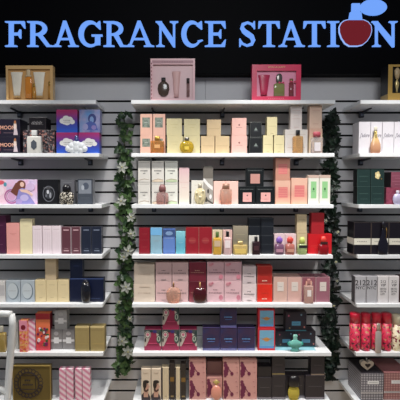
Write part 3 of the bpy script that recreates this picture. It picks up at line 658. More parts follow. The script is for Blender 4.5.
pp = M(232, 206, 208)
B(3, 274.2, 284.9, 234, pp, 'blush carton behind the purple topped bottle', None, d=.045, group='blush cartons behind small bottles')
B(3, 285.2, 296.2, 234, pp, 'blush carton behind the red topped bottle', None, d=.045, group='blush cartons behind small bottles')
def bow(c):
    def f(t, w, d, h):
        m = MB()
        for s_ in (-1, 1): m.prism([(0, h*.8), (s_*w*.3, h*.93), (s_*w*.34, h*.74)], -.008, 0, c)
        m.build('bow', t)
    return f
bottle(3, 275, 284.6, 237, 'jar', M(120, 84, 110, rough=.1, coat=.6), M(130, 90, 180), 'small plum bottle with violet bow cap', deco=bow(M(140, 100, 196)), lab=(.15, .15, .85, .32, M(190, 140, 160)))
bottle(3, 285.8, 295.4, 237, 'jar', M(176, 106, 96, rough=.1, coat=.6), M(206, 70, 60), 'small copper bottle with red bow cap', deco=bow(M(216, 70, 66)), lab=(.15, .15, .85, .32, M(206, 150, 130)))
cb = M(206, 186, 150)
a = B(3, 296.9, 307, 231, cb, 'cream-tan carton behind the green bottle, lower', st_lines(M(120, 100, 80), (.9,), .8), d=.045, group='cream-tan stacked pair')
B(3, 296.9, 306.8, 214.5, cb, 'cream-tan carton behind the green bottle, upper', st_lines(M(150, 130, 100), (.7,), .6), d=.045, on=a, group='cream-tan stacked pair')
bottle(3, 298, 307.8, 237.5, 'jar', M(170, 196, 110, rough=.06, trans=.5), M(196, 206, 110), 'small green bottle with lime cap', lab=(.1, .4, .95, .55, ink))
rd = M(206, 30, 38, rough=.3, coat=.3)
a = B(3, 308.3, 331.7, 234, rd, 'wide bright red box at the shelf end, lower', st_lines(M(230, 90, 80), (.4, .3), .8), d=.05, name='gift_box')
B(3, 311.5, 324.2, 213, M(170, 30, 40), 'darker red box standing on the wide red box', st_lines(M(150, 20, 30), (.6, .4), .6), d=.05, on=a)
bottle(3, 319, 329.4, 236.5, 'jar', M(150, 16, 28, rough=.1, coat=.6), M(216, 60, 50), 'small deep red bottle before the wide red box', lab=(.15, .6, .85, .7, M(60, 30, 30)))

# ---------------------------------------------------------------- tier 4
B(4, -8, 5.3, 281, M(226, 222, 218), 'white box at the left picture edge beside oval-window boxes', st_label(M(200, 196, 196), .3, .3, .96, .8), d=.05)
og = M(184, 194, 202)
def ov(F): F.E(.5, .5, .4, .39, M(120, 132, 142)); F.E(.46, .52, .36, .36, M(206, 214, 218)); F.L(.46, .52, .5, inkg, t=.0013)
B(4, 6, 20.3, 280.5, og, 'grey-blue box with an oval relief, left of the two', ov, d=.05, group='grey-blue oval boxes')
B(4, 20.8, 34.6, 280.5, og, 'grey-blue box with an oval relief, right of the two', ov, d=.05, group='grey-blue oval boxes')
cr = M(234, 214, 168); crs = st_lines(M(170, 150, 110), (.78, .2), .5)
B(4, 35.2, 46, 280, cr, 'cream carton left of three in a row', crs, d=.05, group='cream cartons with one stacked')
a = B(4, 46.3, 57.6, 280, cr, 'cream carton middle of three in a row, carrying another', crs, d=.05, group='cream cartons with one stacked')
B(4, 57.9, 69, 280, cr, 'cream carton right of three, touching the navy set', crs, d=.05, group='cream cartons with one stacked')
B(4, 45, 56, 257.5, M(206, 184, 150), 'cream carton stacked above the middle of three', crs, d=.05, on=a, group='cream cartons with one stacked')  # stacked cream copy made darker, shelf shade put into the colour
nb = M(16, 25, 54, rough=.3)
a = B(4, 69.6, 103.5, 278.5, nb, 'wide navy blue gift box behind the oval dark bottle', lambda F: (F.R(0, .97, 1, 1, M(70, 90, 140)), F.L(.75, .15, .3, M(90, 110, 150))), d=.055, sb=.04, name='gift_box')
B(4, 70, 82.5, 257.5, M(20, 32, 62, rough=.3), 'navy box standing on the wide navy gift box', st_lines(M(70, 90, 140), (.6,), .5), d=.045, on=a, sb=.045)
bottle(4, 80.3, 90.2, 280, 'oval', M(16, 18, 30, rough=.08, coat=.8), M(20, 22, 34, rough=.1, coat=.6), 'tall oval midnight blue bottle', d=.033)
be = M(222, 204, 186); bes = both(st_lines(M(170, 140, 120), (.5,), .6, 8), lambda F: F.L(.5, .84, .5, M(190, 170, 150)))
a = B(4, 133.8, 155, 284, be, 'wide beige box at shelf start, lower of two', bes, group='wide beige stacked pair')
B(4, 134, 154.6, 264.5, M(206, 190, 174), 'wide beige box at shelf start, upper of two', bes, on=a, group='wide beige stacked pair')  # top beige darkened to imitate shade from the board above
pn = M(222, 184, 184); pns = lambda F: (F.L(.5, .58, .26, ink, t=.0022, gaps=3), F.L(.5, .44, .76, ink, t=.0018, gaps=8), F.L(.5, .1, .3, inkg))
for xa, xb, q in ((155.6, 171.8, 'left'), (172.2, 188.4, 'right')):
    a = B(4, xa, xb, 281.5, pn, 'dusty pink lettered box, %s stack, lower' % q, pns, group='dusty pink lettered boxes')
    B(4, xa, xb, 262.5, M(202, 170, 170), 'dusty pink lettered box, %s stack, upper' % q, pns, on=a, group='dusty pink lettered boxes')  # upper pink toned down, shelf shadow is part of its colour
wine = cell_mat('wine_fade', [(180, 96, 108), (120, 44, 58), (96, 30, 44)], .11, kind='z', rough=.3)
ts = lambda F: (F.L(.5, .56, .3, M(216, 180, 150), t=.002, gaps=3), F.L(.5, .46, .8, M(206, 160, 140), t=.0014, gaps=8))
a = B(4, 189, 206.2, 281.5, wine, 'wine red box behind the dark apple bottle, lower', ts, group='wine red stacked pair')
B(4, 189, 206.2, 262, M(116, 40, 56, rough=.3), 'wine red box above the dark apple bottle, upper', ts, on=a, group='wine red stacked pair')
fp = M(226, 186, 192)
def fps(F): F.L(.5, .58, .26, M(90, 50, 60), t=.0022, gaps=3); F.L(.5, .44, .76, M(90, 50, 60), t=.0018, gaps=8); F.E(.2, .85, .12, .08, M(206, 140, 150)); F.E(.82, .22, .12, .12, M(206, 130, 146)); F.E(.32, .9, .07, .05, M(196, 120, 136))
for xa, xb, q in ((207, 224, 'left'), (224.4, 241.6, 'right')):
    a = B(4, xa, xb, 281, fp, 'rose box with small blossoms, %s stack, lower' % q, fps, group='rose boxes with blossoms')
    B(4, xa, xb, 262, M(204, 164, 172), 'rose box with small blossoms, %s stack, upper' % q, fps, on=a, group='rose boxes with blossoms')  # darker rose on top stands in for shade under the shelf
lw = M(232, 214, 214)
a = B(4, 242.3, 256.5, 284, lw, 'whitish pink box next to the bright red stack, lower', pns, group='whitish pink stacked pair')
B(4, 242.5, 256.2, 266.5, M(210, 194, 196), 'whitish pink box next to the bright red stack, upper', pns, on=a, group='whitish pink stacked pair')  # upper tone dimmed, with the shelf's shade painted in
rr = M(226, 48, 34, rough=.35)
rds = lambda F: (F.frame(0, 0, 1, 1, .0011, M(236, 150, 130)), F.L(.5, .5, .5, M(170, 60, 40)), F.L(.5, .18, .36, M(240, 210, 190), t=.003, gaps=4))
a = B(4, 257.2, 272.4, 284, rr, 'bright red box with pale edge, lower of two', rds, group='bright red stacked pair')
B(4, 257.4, 272.2, 266, M(176, 40, 34), 'bright red box with pale edge, upper of two', rds, on=a, group='bright red stacked pair')  # deeper red on top is painted shade from the shelf overhead
for i, (xa, xb, c, q) in enumerate(((273.4, 287.3, (216, 178, 164), 'first from the red stack'), (287.6, 301.6, (216, 174, 164), 'second from the red stack'), (301.9, 315.6, (150, 92, 104), 'behind the small rose bottle'), (315.9, 329.8, (160, 104, 118), 'last at the shelf end'))):
    B(4, xa, xb, 277, M(*c, rough=.25), 'rosy glossy box with white square label, ' + q, lambda F: (F.frame(0, 0, 1, 1, .0011, M(220, 190, 190)), F.R(.28, .44, .74, .8, M(226, 214, 206)), F.L(.5, .62, .26, inkg)), d=.1, group='rosy boxes with white square label')
bottle(4, 166, 181, 283, 'apple', M(246, 186, 156, rough=.05, trans=.75), M(150, 110, 70, metal=.6), 'round peach apple shaped bottle before dusty pink boxes', d=.033)
bottle(4, 192.8, 207.3, 283, 'apple', M(70, 14, 24, rough=.08, coat=.7), M(220, 180, 120, metal=.6), 'dark red apple shaped bottle', d=.033)
bottle(4, 304.6, 313.8, 279.5, 'rect', M(226, 166, 150, rough=.06, trans=.6), M(176, 120, 116), 'small rose bottle with white label before glossy boxes', lab=(.3, .3, .72, .56, M(240, 230, 226)), deco=bow(M(236, 180, 160)))

# ---------------------------------------------------------------- tier 5
bottle(5, -4, 5, 327, 'rect', M(176, 150, 84, rough=.12, coat=.6), M(190, 186, 170), 'pale gold bottle cut by left picture edge, behind the chair')
B(5, 11.5, 18.2, 321.5, M(196, 198, 192), 'narrow grey-white carton beside the chair post', st_lines(M(150, 150, 140), (.5,), .5), sb=.05, d=.035)
pt1 = cell_mat('orange_pink_blotches', [(236, 140, 80), (240, 180, 110), (222, 90, 80), (246, 150, 150)], 80)
B(5, 19.3, 27.3, 320.5, pt1, 'narrow orange carton with pink top and dark heart', lambda F: (F.R(0, .66, 1, 1, M(236, 150, 170)), F.E(.5, .78, .3, .08, M(130, 20, 40))), sb=.008, d=.045)
stripe = cell_mat('pink_diagonal_stripes', [(222, 130, 162), (236, 190, 206), (244, 224, 230)], 11, kind='diag')
B(5, 28, 35.2, 320.8, stripe, 'pink and white diagonally striped carton on the gold boxes shelf', sb=.03, d=.04)
def flr(F):
    F.R(0, .84, 1, 1, M(170, 40, 50)); random.seed(5)
    for i in range(30): F.E(random.uniform(.15, .85), random.uniform(.12, .6), random.uniform(.06, .15), random.uniform(.025, .055), (M(130, 30, 90), M(240, 220, 220), M(60, 100, 60), M(230, 60, 80))[i % 4], 9)
    random.seed(7)
B(5, 35.8, 50, 313.5, cell_mat('coral_fade', [(222, 60, 84), (236, 110, 80), (236, 130, 80)], .2, kind='z'), 'tall coral carton printed with flowers', flr, sb=.03, d=.05, side=M(120, 24, 44))
sg = M(140, 136, 136, rough=.25)
sgs = lambda F: (F.R(0, .38, 1, .5, M(220, 216, 216)), F.R(.3, .3, .72, .6, M(232, 230, 230)), F.frame(0, 0, 1, 1, .001, M(176, 172, 172)), F.E(.5, .8, .2, .1, M(176, 172, 172)))
a = B(5, 50.6, 62, 329.5, sg, 'silvery box tied with white ribbon, lower left of three', sgs, sb=.05, d=.06, group='silvery boxes with white ribbon')
B(5, 62.5, 74.6, 329.5, sg, 'silvery box tied with white ribbon, lower right of three', sgs, sb=.05, d=.06, group='silvery boxes with white ribbon')
B(5, 54.5, 67, 310.5, M(164, 162, 162, rough=.25), 'silvery box tied with white ribbon, stacked on top', sgs, sb=.052, d=.055, on=a, group='silvery boxes with white ribbon')
gb = M(184, 164, 112, rough=.32, metal=.35)
gbs = lambda F: (F.R(0, .95, 1, 1, M(226, 206, 150)), F.L(.5, .86, .8, M(120, 96, 50)), F.L(.5, .3, .8, M(206, 180, 110)))
B(5, 75, 89.2, 326.5, gb, 'square gold box, left of the two at the shelf end', gbs, sb=.02, d=.055, group='square gold boxes')
B(5, 90.3, 104.6, 326.5, gb, 'square gold box, right of the two at the shelf end', gbs, sb=.02, d=.055, group='square gold boxes')
def mask(F):
    F.R(0, 0, 1, 1, M(196, 184, 172)); F.P([(0, .62), (0, 1), (1, 1), (1, .62), (.8, .8), (.5, .86), (.16, .7)], M(70, 76, 74)); F.P([(.0, 0), (.12, .24), (.28, .5), (.38, .94), (.68, .94), (.76, .6), (.88, .3), (1, 0)], M(148, 40, 76)); F.R(0, 0, 1, .2, M(166, 50, 88))
    F.E(.2, .74, .19, .18, M(206, 196, 186)); F.ring(.2, .74, .17, .16, .004, ink, 14); F.E(.2, .76, .08, .07, M(196, 110, 130)); F.E(.06, .5, .05, .1, ink); F.E(.86, .54, .15, .2, M(70, 84, 80)); F.ring(.84, .56, .1, .13, .005, M(190, 196, 180), 14); F.E(.62, .9, .12, .07, M(60, 44, 110)); F.E(.42, .92, .08, .06, M(30, 50, 60)); F.E(.94, .84, .06, .1, M(40, 60, 60)); F.L(.5, .34, .5, M(226, 90, 130))
g = 'pink box with drawn faces'; mk = M(140, 36, 74)
a1 = B(5, 144.3, 161.3, 329.5, mk, 'magenta box with drawn round faces, lower left of four', mask, sb=.033, d=.06, group=g)
a = B(5, 162, 179, 329.5, mk, 'magenta box with drawn round faces, lower middle of four', mask, sb=.033, d=.06, group=g)
B(5, 179.7, 197, 329.5, mk, 'magenta box with drawn round faces, lower right of four', mask, sb=.033, d=.06, group=g)
B(5, 162.6, 179.2, 307, mk, 'magenta box with drawn round faces, on top of the others', mask, sb=.04, d=.06, on=a, group=g)
pu = cell_mat('violet_haze', [(40, 40, 78), (60, 42, 74), (36, 46, 92)], 16, kind='noise'); pus = lambda F: (F.L(.5, .5, .5, M(110, 170, 226), t=.003, gaps=6), F.L(.5, .38, .4, M(100, 140, 206), t=.0018), F.R(0, 0, 1, .09, M(110, 110, 160)), F.frame(0, 0, 1, 1, .0008, M(100, 90, 150)))
g = 'violet blue boxes in a pyramid'
B(5, 202.8, 219.8, 327.5, pu, 'violet blue box, lower left of its pyramid', pus, sb=.033, d=.06, group=g)
a = B(5, 220.4, 236.9, 327.5, pu, 'violet blue box, lower middle of its pyramid', pus, sb=.033, d=.06, group=g)
B(5, 237.7, 255, 327.5, pu, 'violet blue box, lower right, beside the red framed ones', pus, sb=.033, d=.06, group=g)
B(5, 220.4, 236.6, 307, pu, 'violet blue box on top of its pyramid', pus, sb=.038, d=.06, on=a, group=g)
rf = M(206, 40, 54); rfs = lambda F: (F.R(.1, .1, .93, .92, M(120, 176, 206)), F.L(.5, .55, .7, M(170, 120, 60), t=.0018), F.E(.5, .5, .16, .09, M(216, 150, 70)), F.E(.5, .5, .28, .03, M(190, 130, 80)), F.R(.1, .1, .93, .2, M(90, 150, 206)))
a = B(5, 257.8, 275.2, 328.5, rf, 'red framed light blue box, lower of two', rfs, sb=.033, d=.055, group='red framed light blue boxes')
B(5, 258.2, 274.8, 309, rf, 'red framed light blue box, upper of two', rfs, sb=.035, d=.055, on=a, group='red framed light blue boxes')
tq = M(46, 38, 50, rough=.35)
tqs = lambda F: (F.R(.3, .28, .72, .5, M(90, 150, 180)), F.L(.5, .39, .3, M(40, 80, 100)), F.E(.15, .8, .04, .05, M(190, 90, 120)), F.E(.75, .85, .04, .05, M(120, 150, 170)), F.E(.9, .2, .04, .05, M(206, 120, 110)), F.E(.2, .15, .04, .05, M(140, 120, 90)), F.R(0, 0, 1, .05, M(80, 150, 160)))
a = B(5, 276.8, 295.6, 331.5, tq, 'black box with turquoise label, lower left of three', tqs, sb=.085, d=.06, group='black boxes with turquoise label', side=M(60, 130, 150))
B(5, 296, 315.6, 331.5, tq, 'black box with turquoise label, lower right of three', tqs, sb=.085, d=.09, group='black boxes with turquoise label')
B(5, 285.5, 306.5, 312, tq, 'black box with turquoise label, stacked on the other two', tqs, sb=.095, d=.06, on=a, group='black boxes with turquoise label')
def pad(tier, x0, x1, sb, d, mat, label):
    cx, zb, w, h, yf = place(tier, x0, x1, 345, sb); mb = MB(); mb.box(-w/2, w/2, -d/2, d/2, 0, .0015, mat, .0004)
    tag(mb.build('display_card', loc=(cx, yf+d/2, zb)), label, 'display card')
pad(5, 274.5, 316, .034, .046, M(150, 206, 220), 'flat pale turquoise card lying before the black boxes')
def wings(t, w, d, h):
    m = MB()
    for s_ in (-1, 1):
        m = MB(); m.prism([(s_*w*.2, h*.2), (s_*w*.5, h*.45), (s_*w*.46, h*.56), (s_*w*.2, h*.5)], -.008, .008, M(64, 176, 160, rough=.1, coat=.5)); m.build('side_fin', t)
def genie():
    cx, zb, w, h, yf = place(5, 288, 304, 335.5, .0)
    t = empty('perfume_bottle', (cx, yf+.018, zb), 'turquoise glass bottle with spreading sides, at the shelf edge', 'perfume bottle')
    gm = M(90, 200, 180, rough=.06, trans=.5)
    m = MB(); m.lathe([(.45, 0), (.62, .05), (.4, .2), (.8, .33), (1, .45), (.85, .55), (.4, .64), (.22, .7)], w/2, .016, h, gm, 24); m.build('bottle_body', t)
    m = MB(); m.lathe([(.22, .7), (.3, .74), (.22, .8), (.32, .9), (.2, 1)], w/2, .009, h, M(140, 200, 186, rough=.15, coat=.5), 16); m.build('stopper', t)
    wings(t, w, .03, h)
genie()

# ---------------------------------------------------------------- tier 6
gm = M(118, 100, 54, rough=.35, metal=.25)
def mand(F):
    k = M(58, 48, 50)
    for i in range(22):
        a = 6.28319*i/22; F.ring(.41+.33*math.cos(a), .5+.36*math.sin(a), .062, .068, .0045, k, 10)
    F.frame(0, 0, 1, 1, .003, M(176, 150, 84)); F.ring(.41, .5, .27, .3, .0015, k, 28)
    F.frame(.2, .32, .6, .72, .0012, k); F.L(.4, .58, .16, k, t=.003, gaps=3); F.L(.4, .46, .28, k, t=.003, gaps=6)
B(6, 13, 50.8, 365.5, gm, 'large golden box with a dark ring of loops ornament', mand, sb=.003, d=.03, name='gift_box')
for xa, xb, q in ((59.2, 65.8, 'first from the golden box'), (66.3, 73.2, 'second from the golden box'), (75.2, 81.8, 'third from the golden box'), (82.4, 89.8, 'nearest the shelf end')):
    B(6, xa, xb, 369, stripe, 'slim pink striped box, ' + q, sb=.006, d=.04, group='slim pink striped boxes')
def man(F):
    sk = M(206, 160, 140); hr = M(36, 26, 26); F.P([(0, 0), (0, .16), (.2, .24), (.75, .22), (.95, .1), (.95, 0)], M(56, 50, 60)); F.P([(.25, .1), (.25, .38), (.75, .36), (.7, .1)], sk)
    F.E(.54, .44, .25, .15, sk); F.E(.36, .5, .2, .13, hr); F.E(.5, .59, .32, .055, hr); F.E(.34, .36, .1, .06, hr); F.P([(.28, .3), (.5, .26), (.78, .32), (.74, .38), (.5, .32), (.34, .4)], M(84, 56, 50)); F.P([(.8, .42), (.9, .42), (.82, .5)], sk); F.L(.64, .5, .12, hr); F.L(.5, .88, .5, M(180, 160, 140))
mn = M(222, 204, 182)
B(6, 141.3, 150.8, 369, mn, 'beige box with a bearded man in profile, left one', man, sb=.007, d=.045, group='beige boxes with man in profile')
B(6, 151.4, 161, 369, mn, 'beige box with a bearded man in profile, right one', man, sb=.007, d=.045, group='beige boxes with man in profile')
blk2 = M(52, 40, 34, rough=.35)
for xa, xb, c, q, yt in ((161.6, 168.8, (214, 196, 164), 'slim cream box with dark edge, next to the man boxes', 367.5), (169.6, 174.6, (44, 34, 32), 'slim black box with gold band, between cream boxes', 363), (175.2, 180, (214, 196, 164), 'slim cream box between two slim black ones', 367.5), (180.8, 186, (44, 36, 32), 'slim black box with gold band, next to the cherry boxes', 364)):
    dark = c[0] < 60
    B(6, xa, xb, yt, M(*c), q, (lambda F: (F.R(.1, .5, .9, .62, M(130, 96, 40)), F.R(.2, .08, .8, .12, M(150, 130, 90)))) if dark else (lambda F: (F.R(0, 0, .16, 1, M(60, 52, 56)), F.L(.6, .12, .3, inkg))), sb=.01, d=.045)
ch = M(214, 158, 150); pl = M(112, 34, 70)
def chs(F):
    for u, v, r in ((.1, .84, .1), (.13, .7, .13), (.2, .56, .15), (.16, .4, .16), (.14, .24, .14), (.1, .12, .08)): F.E(u+.02, v, r, r*.8, pl, 10)
    F.P([(.22, .6), (.26, .64), (.52, .34), (.49, .31)], pl); F.E(.54, .26, .1, .1, pl, 10); F.E(.12, .32, .09, .07, pl, 8); F.L(.84, .62, .08, M(170, 100, 110)); F.L(.8, .86, .1, M(170, 100, 110)); F.L(.86, .34, .1, M(170, 100, 110))
g = 'dusty pink boxes with plum blossoms'
st = []
for xa, xb, q in ((189.2, 206, 'first column'), (206.6, 222.6, 'second column'), (223.2, 239.4, 'third column'), (239.8, 257, 'fourth column')):
    a = B(6, xa, xb, 378.5, ch, 'dusty pink box with plum blossoms, %s, lower' % q, chs, sb=.013, d=.06, group=g)
    if q == 'second column': a.location.y += .018
    if q == 'second column': B(6, xa+.3, xb-.3, 361.5, M(124, 84, 82), 'pink box in painted shade, pushed back in the plum blossom stacks', None, sb=.06, d=.05, on=a)  # pink box in shadow: the shade is put into its brownish colour
    else: B(6, xa, xb, 360, ch, 'dusty pink box with plum blossoms, %s, upper' % q, chs, sb=.013, d=.06, on=a, group=g)
dk3 = M(42, 37, 43, rough=.35); dks = lambda F: (F.L(.5, .55, .7, M(110, 104, 110)), F.R(0, 0, 1, .1, M(130, 124, 130)), F.frame(0, 0, 1, 1, .0007, M(80, 74, 82)))
g = 'charcoal boxes beside the yellow bottle'
a = B(6, 257.8, 271.6, 377.5, dk3, 'charcoal box next to the plum blossom boxes, lower', dks, sb=.015, d=.06, group=g)
B(6, 257.8, 271.4, 366.5, M(26, 22, 28, rough=.3), 'low black box lying on the first charcoal box', None, sb=.02, d=.06, on=a)
a = B(6, 272.2, 285.4, 375, dk3, 'charcoal box left of the yellow bottle, lower', dks, sb=.015, d=.06, group=g)
B(6, 272.2, 285, 354.5, dk3, 'charcoal box left of the yellow bottle, upper', lambda F: (F.L(.5, .5, .6, M(110, 104, 110)), F.R(0, 0, 1, .06, M(150, 130, 80))), sb=.02, d=.06, on=a, group=g)
B(6, 286, 305.2, 375.5, dk3, 'charcoal box directly behind the yellow bottle', dks, sb=.035, d=.06, group=g)
a = B(6, 305.6, 324.6, 375.5, dk3, 'charcoal box at the shelf end, lower', dks, sb=.015, d=.06, group=g)
B(6, 311, 324.6, 354.5, dk3, 'charcoal box at the shelf end, upper', lambda F: (F.L(.5, .5, .6, M(110, 104, 110)), F.R(0, 0, 1, .06, M(150, 130, 110))), sb=.02, d=.06, on=a, group=g)
cx, zb, w, h, yf = place(6, 211, 222, 381, .002-.012)
zz = zb
def peachb():
    cx, zb, w, h, yf = place(6, 211, 222, 380.5, -.0)
    t = empty('perfume_bottle', (cx, yf+.011, zb), 'round peach ball bottle with golden ornament cap', 'perfume bottle')
    m = MB(); m.lathe([(.3, 0)]+[(math.sin(math.pi*i/12), (.5-.5*math.cos(math.pi*i/12))*.72) for i in range(2, 11)]+[(.2, .72)], w/2, .0135, h, M(226, 150, 130, rough=.15, coat=.6), 24); m.build('bottle_body', t)
    m = MB(); m.lathe([(.2, .7), (.24, .8), (.6, .84), (.66, .9), (.3, .94), (.12, 1)], w/2, .009, h, M(206, 180, 110, rough=.25, metal=.4), 16); m.build('cap', t)
B_ = None
peachb()
bottle(6, 288.6, 300.3, 376.5, 'bulk', M(220, 186, 40, rough=.06, trans=.4), M(26, 22, 24, rough=.3), 'yellow bottle with bulky black cap before charcoal boxes', sb=.0)

# ---------------------------------------------------------------- right bay
wj = M(236, 232, 238); wjs = lambda F: F.T("J'adore", .5, .56, .86, .17, M(110, 104, 120), shear=.35)
for xa, xb, q in ((358.8, 370.3, 'first from the left'), (370.7, 382, 'behind the curvy bottle'), (382.4, 393.8, 'third from the left'), (394.2, 406, 'cut by the right picture edge')):
    B(1, xa, xb, 121.8, wj, 'white carton with grey script, ' + q, wjs, d=.05 if q[0] != 'f' else .09, sb=.014 if 0 else .035, group='white script cartons')
cx, zb, w, h, yf = place(1, 371.3, 382.3, 126, .003)
t = empty('perfume_bottle', (cx, yf+.016, zb), 'curvy amber glass bottle with a long golden neck', 'perfume bottle')
m = MB(); pb, pc, pw, cw = PR['curvy']; m.lathe(pb, w/2, .015, h, cell_mat('amber_glass_fade', [(196, 140, 110), (206, 156, 120), (226, 196, 130)], .1, kind='z', rough=.12), 24); m.build('bottle_body', t)
m = MB(); [m.lathe([(1, .56+.05*i), (1.15, .575+.05*i), (1, .6+.05*i)], .0075, .0075, h, M(206, 186, 110, rough=.2, metal=.6), 14) for i in range(5)]; m.build('neck_rings', t)
m = MB(); m.lathe(pc, w/2, .009, h, M(226, 220, 200, rough=.1), 14); m.build('cap', t)
dg = M(36, 56, 54, rough=.3); dgs = lambda F: (F.L(.5, .6, .7, M(90, 120, 112)), F.L(.5, .3, .6, M(84, 112, 104)), F.frame(0, 0, 1, 1, .0008, M(78, 104, 98)))
g = 'dark green boxes in two stacks'
for xa, xb, q in ((357.3, 370.2, 'left'), (371, 384, 'right')):
    a = B(2, xa, xb, 186.5, dg, 'dark green box, %s stack, lower' % q, dgs, d=.06, group=g, sb=.03, side=M(24, 26, 28))
    B(2, xa, xb, 169.5, dg, 'dark green box, left stack, upper' if q == 'left' else 'dark green box with golden flower, right stack, upper', dgs if q == 'left' else (lambda F: (F.frame(0, 0, 1, 1, .0008, M(78, 104, 98)), [F.E(.5+.12*math.cos(i*1.257), .66+.14*math.sin(i*1.257), .1, .1, M(226, 206, 150), 9) for i in range(5)], F.E(.5, .66, .08, .09, M(246, 236, 190), 9), F.E(.8, .45, .05, .04, gold, 8))), d=.06, on=a, group=g, sb=.03, side=M(24, 26, 28))
mr2 = cell_mat('maroon_haze', [(110, 40, 66), (150, 70, 90), (96, 30, 56)], 18, kind='noise')
a = B(2, 386.2, 408, 187.5, mr2, 'maroon box at the right picture edge, lower', st_lines(M(190, 130, 150), (.6, .4), .5), d=.06, sb=.03, group='maroon boxes at right edge')
B(2, 391, 408, 172, M(136, 72, 90), 'maroon box at the right picture edge, upper, with black side', st_lines(M(190, 130, 150), (.75, .6, .4, .2), .9), d=.09, sb=.03, on=a, side=M(20, 14, 18), group='maroon boxes at right edge')
bottle(2, 394, 404, 190.5, 'round', M(196, 190, 220, rough=.15, coat=.5), M(220, 216, 230), 'lilac white round bottle before the maroon boxes')
bl2 = M(24, 20, 28, rough=.3)
def band(F): F.R(0, .3, 1, .5, M(226, 222, 206)); F.L(.5, .4, .6, inkg, t=.0015, gaps=6); F.frame(0, 0, 1, 1, .0007, M(110, 96, 90))
for xa, xb, q in ((353.8, 370.8, 'first'), (371.3, 388.4, 'second, half behind the dark bottle'), (388.9, 406, 'third, cut by the picture edge')):
    cxo = B(3, xa, xb, 222.3, bl2, 'black box with white band, ' + q, band, d=.1 if q == 'first' else .06, sb=.02, group='black boxes with white band')
    if q == 'first':
        dd = cxo.dimensions
        m = MB(); W = .0516; me = cxo.data; xs = [v.co.x for v in me.vertices]; ys_ = [v.co.y for v in me.vertices]; H = max(v.co.z for v in me.vertices)
        m.box(min(xs)-.0006, min(xs)+.0002, min(ys_)+.002, max(ys_)-.001, .3*H, .5*H, M(226, 222, 206)); m.build('side_band', cxo)
def tas(t, w, d, h):
    m = MB(); m.tube([(.012, -d/2, h*.5), (.016, -d/2-.001, h*.68), (.012, -d/2, h*.82)], .0012, gold, 6); m.build('gold_cord', t)
bottle(3, 378.5, 389.5, 221.5, 'curvy', M(18, 16, 30, rough=.12, coat=.6), M(20, 18, 30), 'tall curved black bottle with golden cord before banded boxes', sb=-.002, deco=tas, d=.02)
s212 = M(186, 184, 188, rough=.3)
def n212(F): F.T('212', .5, .76, .96, .2, ink); F.T('NYC', .5, .57, .8, .12, ink); F.R(0, 0, .03, 1, inkg)
def nvip(F): F.T('212', .5, .8, .5, .1, ink); F.T('VIP', .5, .67, .5, .1, ink); F.T('ARE YOU', .5, .53, .62, .07, ink); F.T('ON THE', .5, .43, .56, .07, ink); F.T('LIST?', .45, .33, .4, .07, ink)
B(4, 354.8, 365.9, 276.3, s212, 'silver box printed 212 NYC, first at the shelf end', n212, sb=.02, d=.05, side=M(90, 88, 92), group='silver boxes printed 212 NYC')
B(4, 366.2, 377.2, 276.3, s212, 'silver box printed 212 NYC, beside the white VIP boxes', n212, sb=.02, d=.05, group='silver boxes printed 212 NYC')
B(4, 377.8, 388.4, 276.3, M(226, 220, 220), 'white box printed 212 VIP, left of the two', nvip, sb=.02, d=.05, group='white boxes printed 212 VIP')
B(4, 388.8, 399, 276.3, M(226, 220, 220), 'white box printed 212 VIP, right of the two', nvip, sb=.02, d=.05, group='white boxes printed 212 VIP')
B(4, 399.4, 412, 276, M(60, 26, 34), 'dark wine box at the right picture edge beside VIP boxes', None, sb=.03, d=.05)
can = cell_mat('red_gold_scrawl', [(206, 36, 70), (212, 46, 80), (200, 40, 74), (190, 146, 96), (226, 90, 116), (216, 50, 84), (96, 36, 46)], 95)
lid = M(206, 26, 56, rough=.3, coat=.4)
for xa, xb, q in ((351.8, 362, 'first from the shelf end'), (362.8, 372.2, 'second from the shelf end'), (373.4, 383, 'behind the slim silver bottle'), (383.4, 393.6, 'next to the cream patterned one')):
    cyl(5, xa, xb, 314.5, can, 'red patterned canister, ' + q, sb=.018, group='red patterned canisters', capmat=lid)
cyl(5, 394.2, 404, 316, cell_mat('cream_scrawl', [(226, 216, 186), (236, 226, 196), (120, 30, 50), (216, 200, 160)], 90), 'cream patterned canister at the right picture edge', sb=.018, capmat=M(226, 216, 186))
bottle(5, 376.0, 382.2, 324, 'slim', M(190, 176, 170, rough=.12, metal=.3), M(206, 190, 180, metal=.5, rough=.2), 'slim silver bottle before the red canisters', sb=-.008, d=.02)

def plaid(name, base, line, line2):
    m = bpy.data.materials.new(name); m.use_nodes = True; nt = m.node_tree; p = nt.nodes['Principled BSDF']; p.inputs['Roughness'].default_value = .4
    tc = nt.nodes.new('ShaderNodeTexCoord'); s_ = nt.nodes.new('ShaderNodeSeparateXYZ'); nt.links.new(tc.outputs['Object'], s_.inputs[0])
    last = None
    def mth(op, a, b=None):
        n = nt.nodes.new('ShaderNodeMath'); n.operation = op
        for i, q in enumerate((a, b)):
            if q is None: continue
            if isinstance(q, (int, float)): n.inputs[i].default_value = q
            else: nt.links.new(q, n.inputs[i])
        return n.outputs[0]
    xy = mth('ADD', s_.outputs[0], s_.outputs[1])
    a = mth('GREATER_THAN', mth('FRACT', mth('MULTIPLY', xy, 62)), .55); b = mth('GREATER_THAN', mth('FRACT', mth('MULTIPLY', s_.outputs[2], 62)), .6)
    sm = mth('MULTIPLY', mth('ADD', a, b), .5)
    r = nt.nodes.new('ShaderNodeValToRGB'); nt.links.new(sm, r.inputs[0]); e = r.color_ramp; e.interpolation = 'CONSTANT'; e.elements.new(.4)
    for i, (ps_, c) in enumerate(((0, base), (.4, line), (.8, line2))): e.elements[i].position = ps_; e.elements[i].color = (lin(c[0]), lin(c[1]), lin(c[2]), 1)
    nt.links.new(r.outputs[0], p.inputs['Base Color']); return m
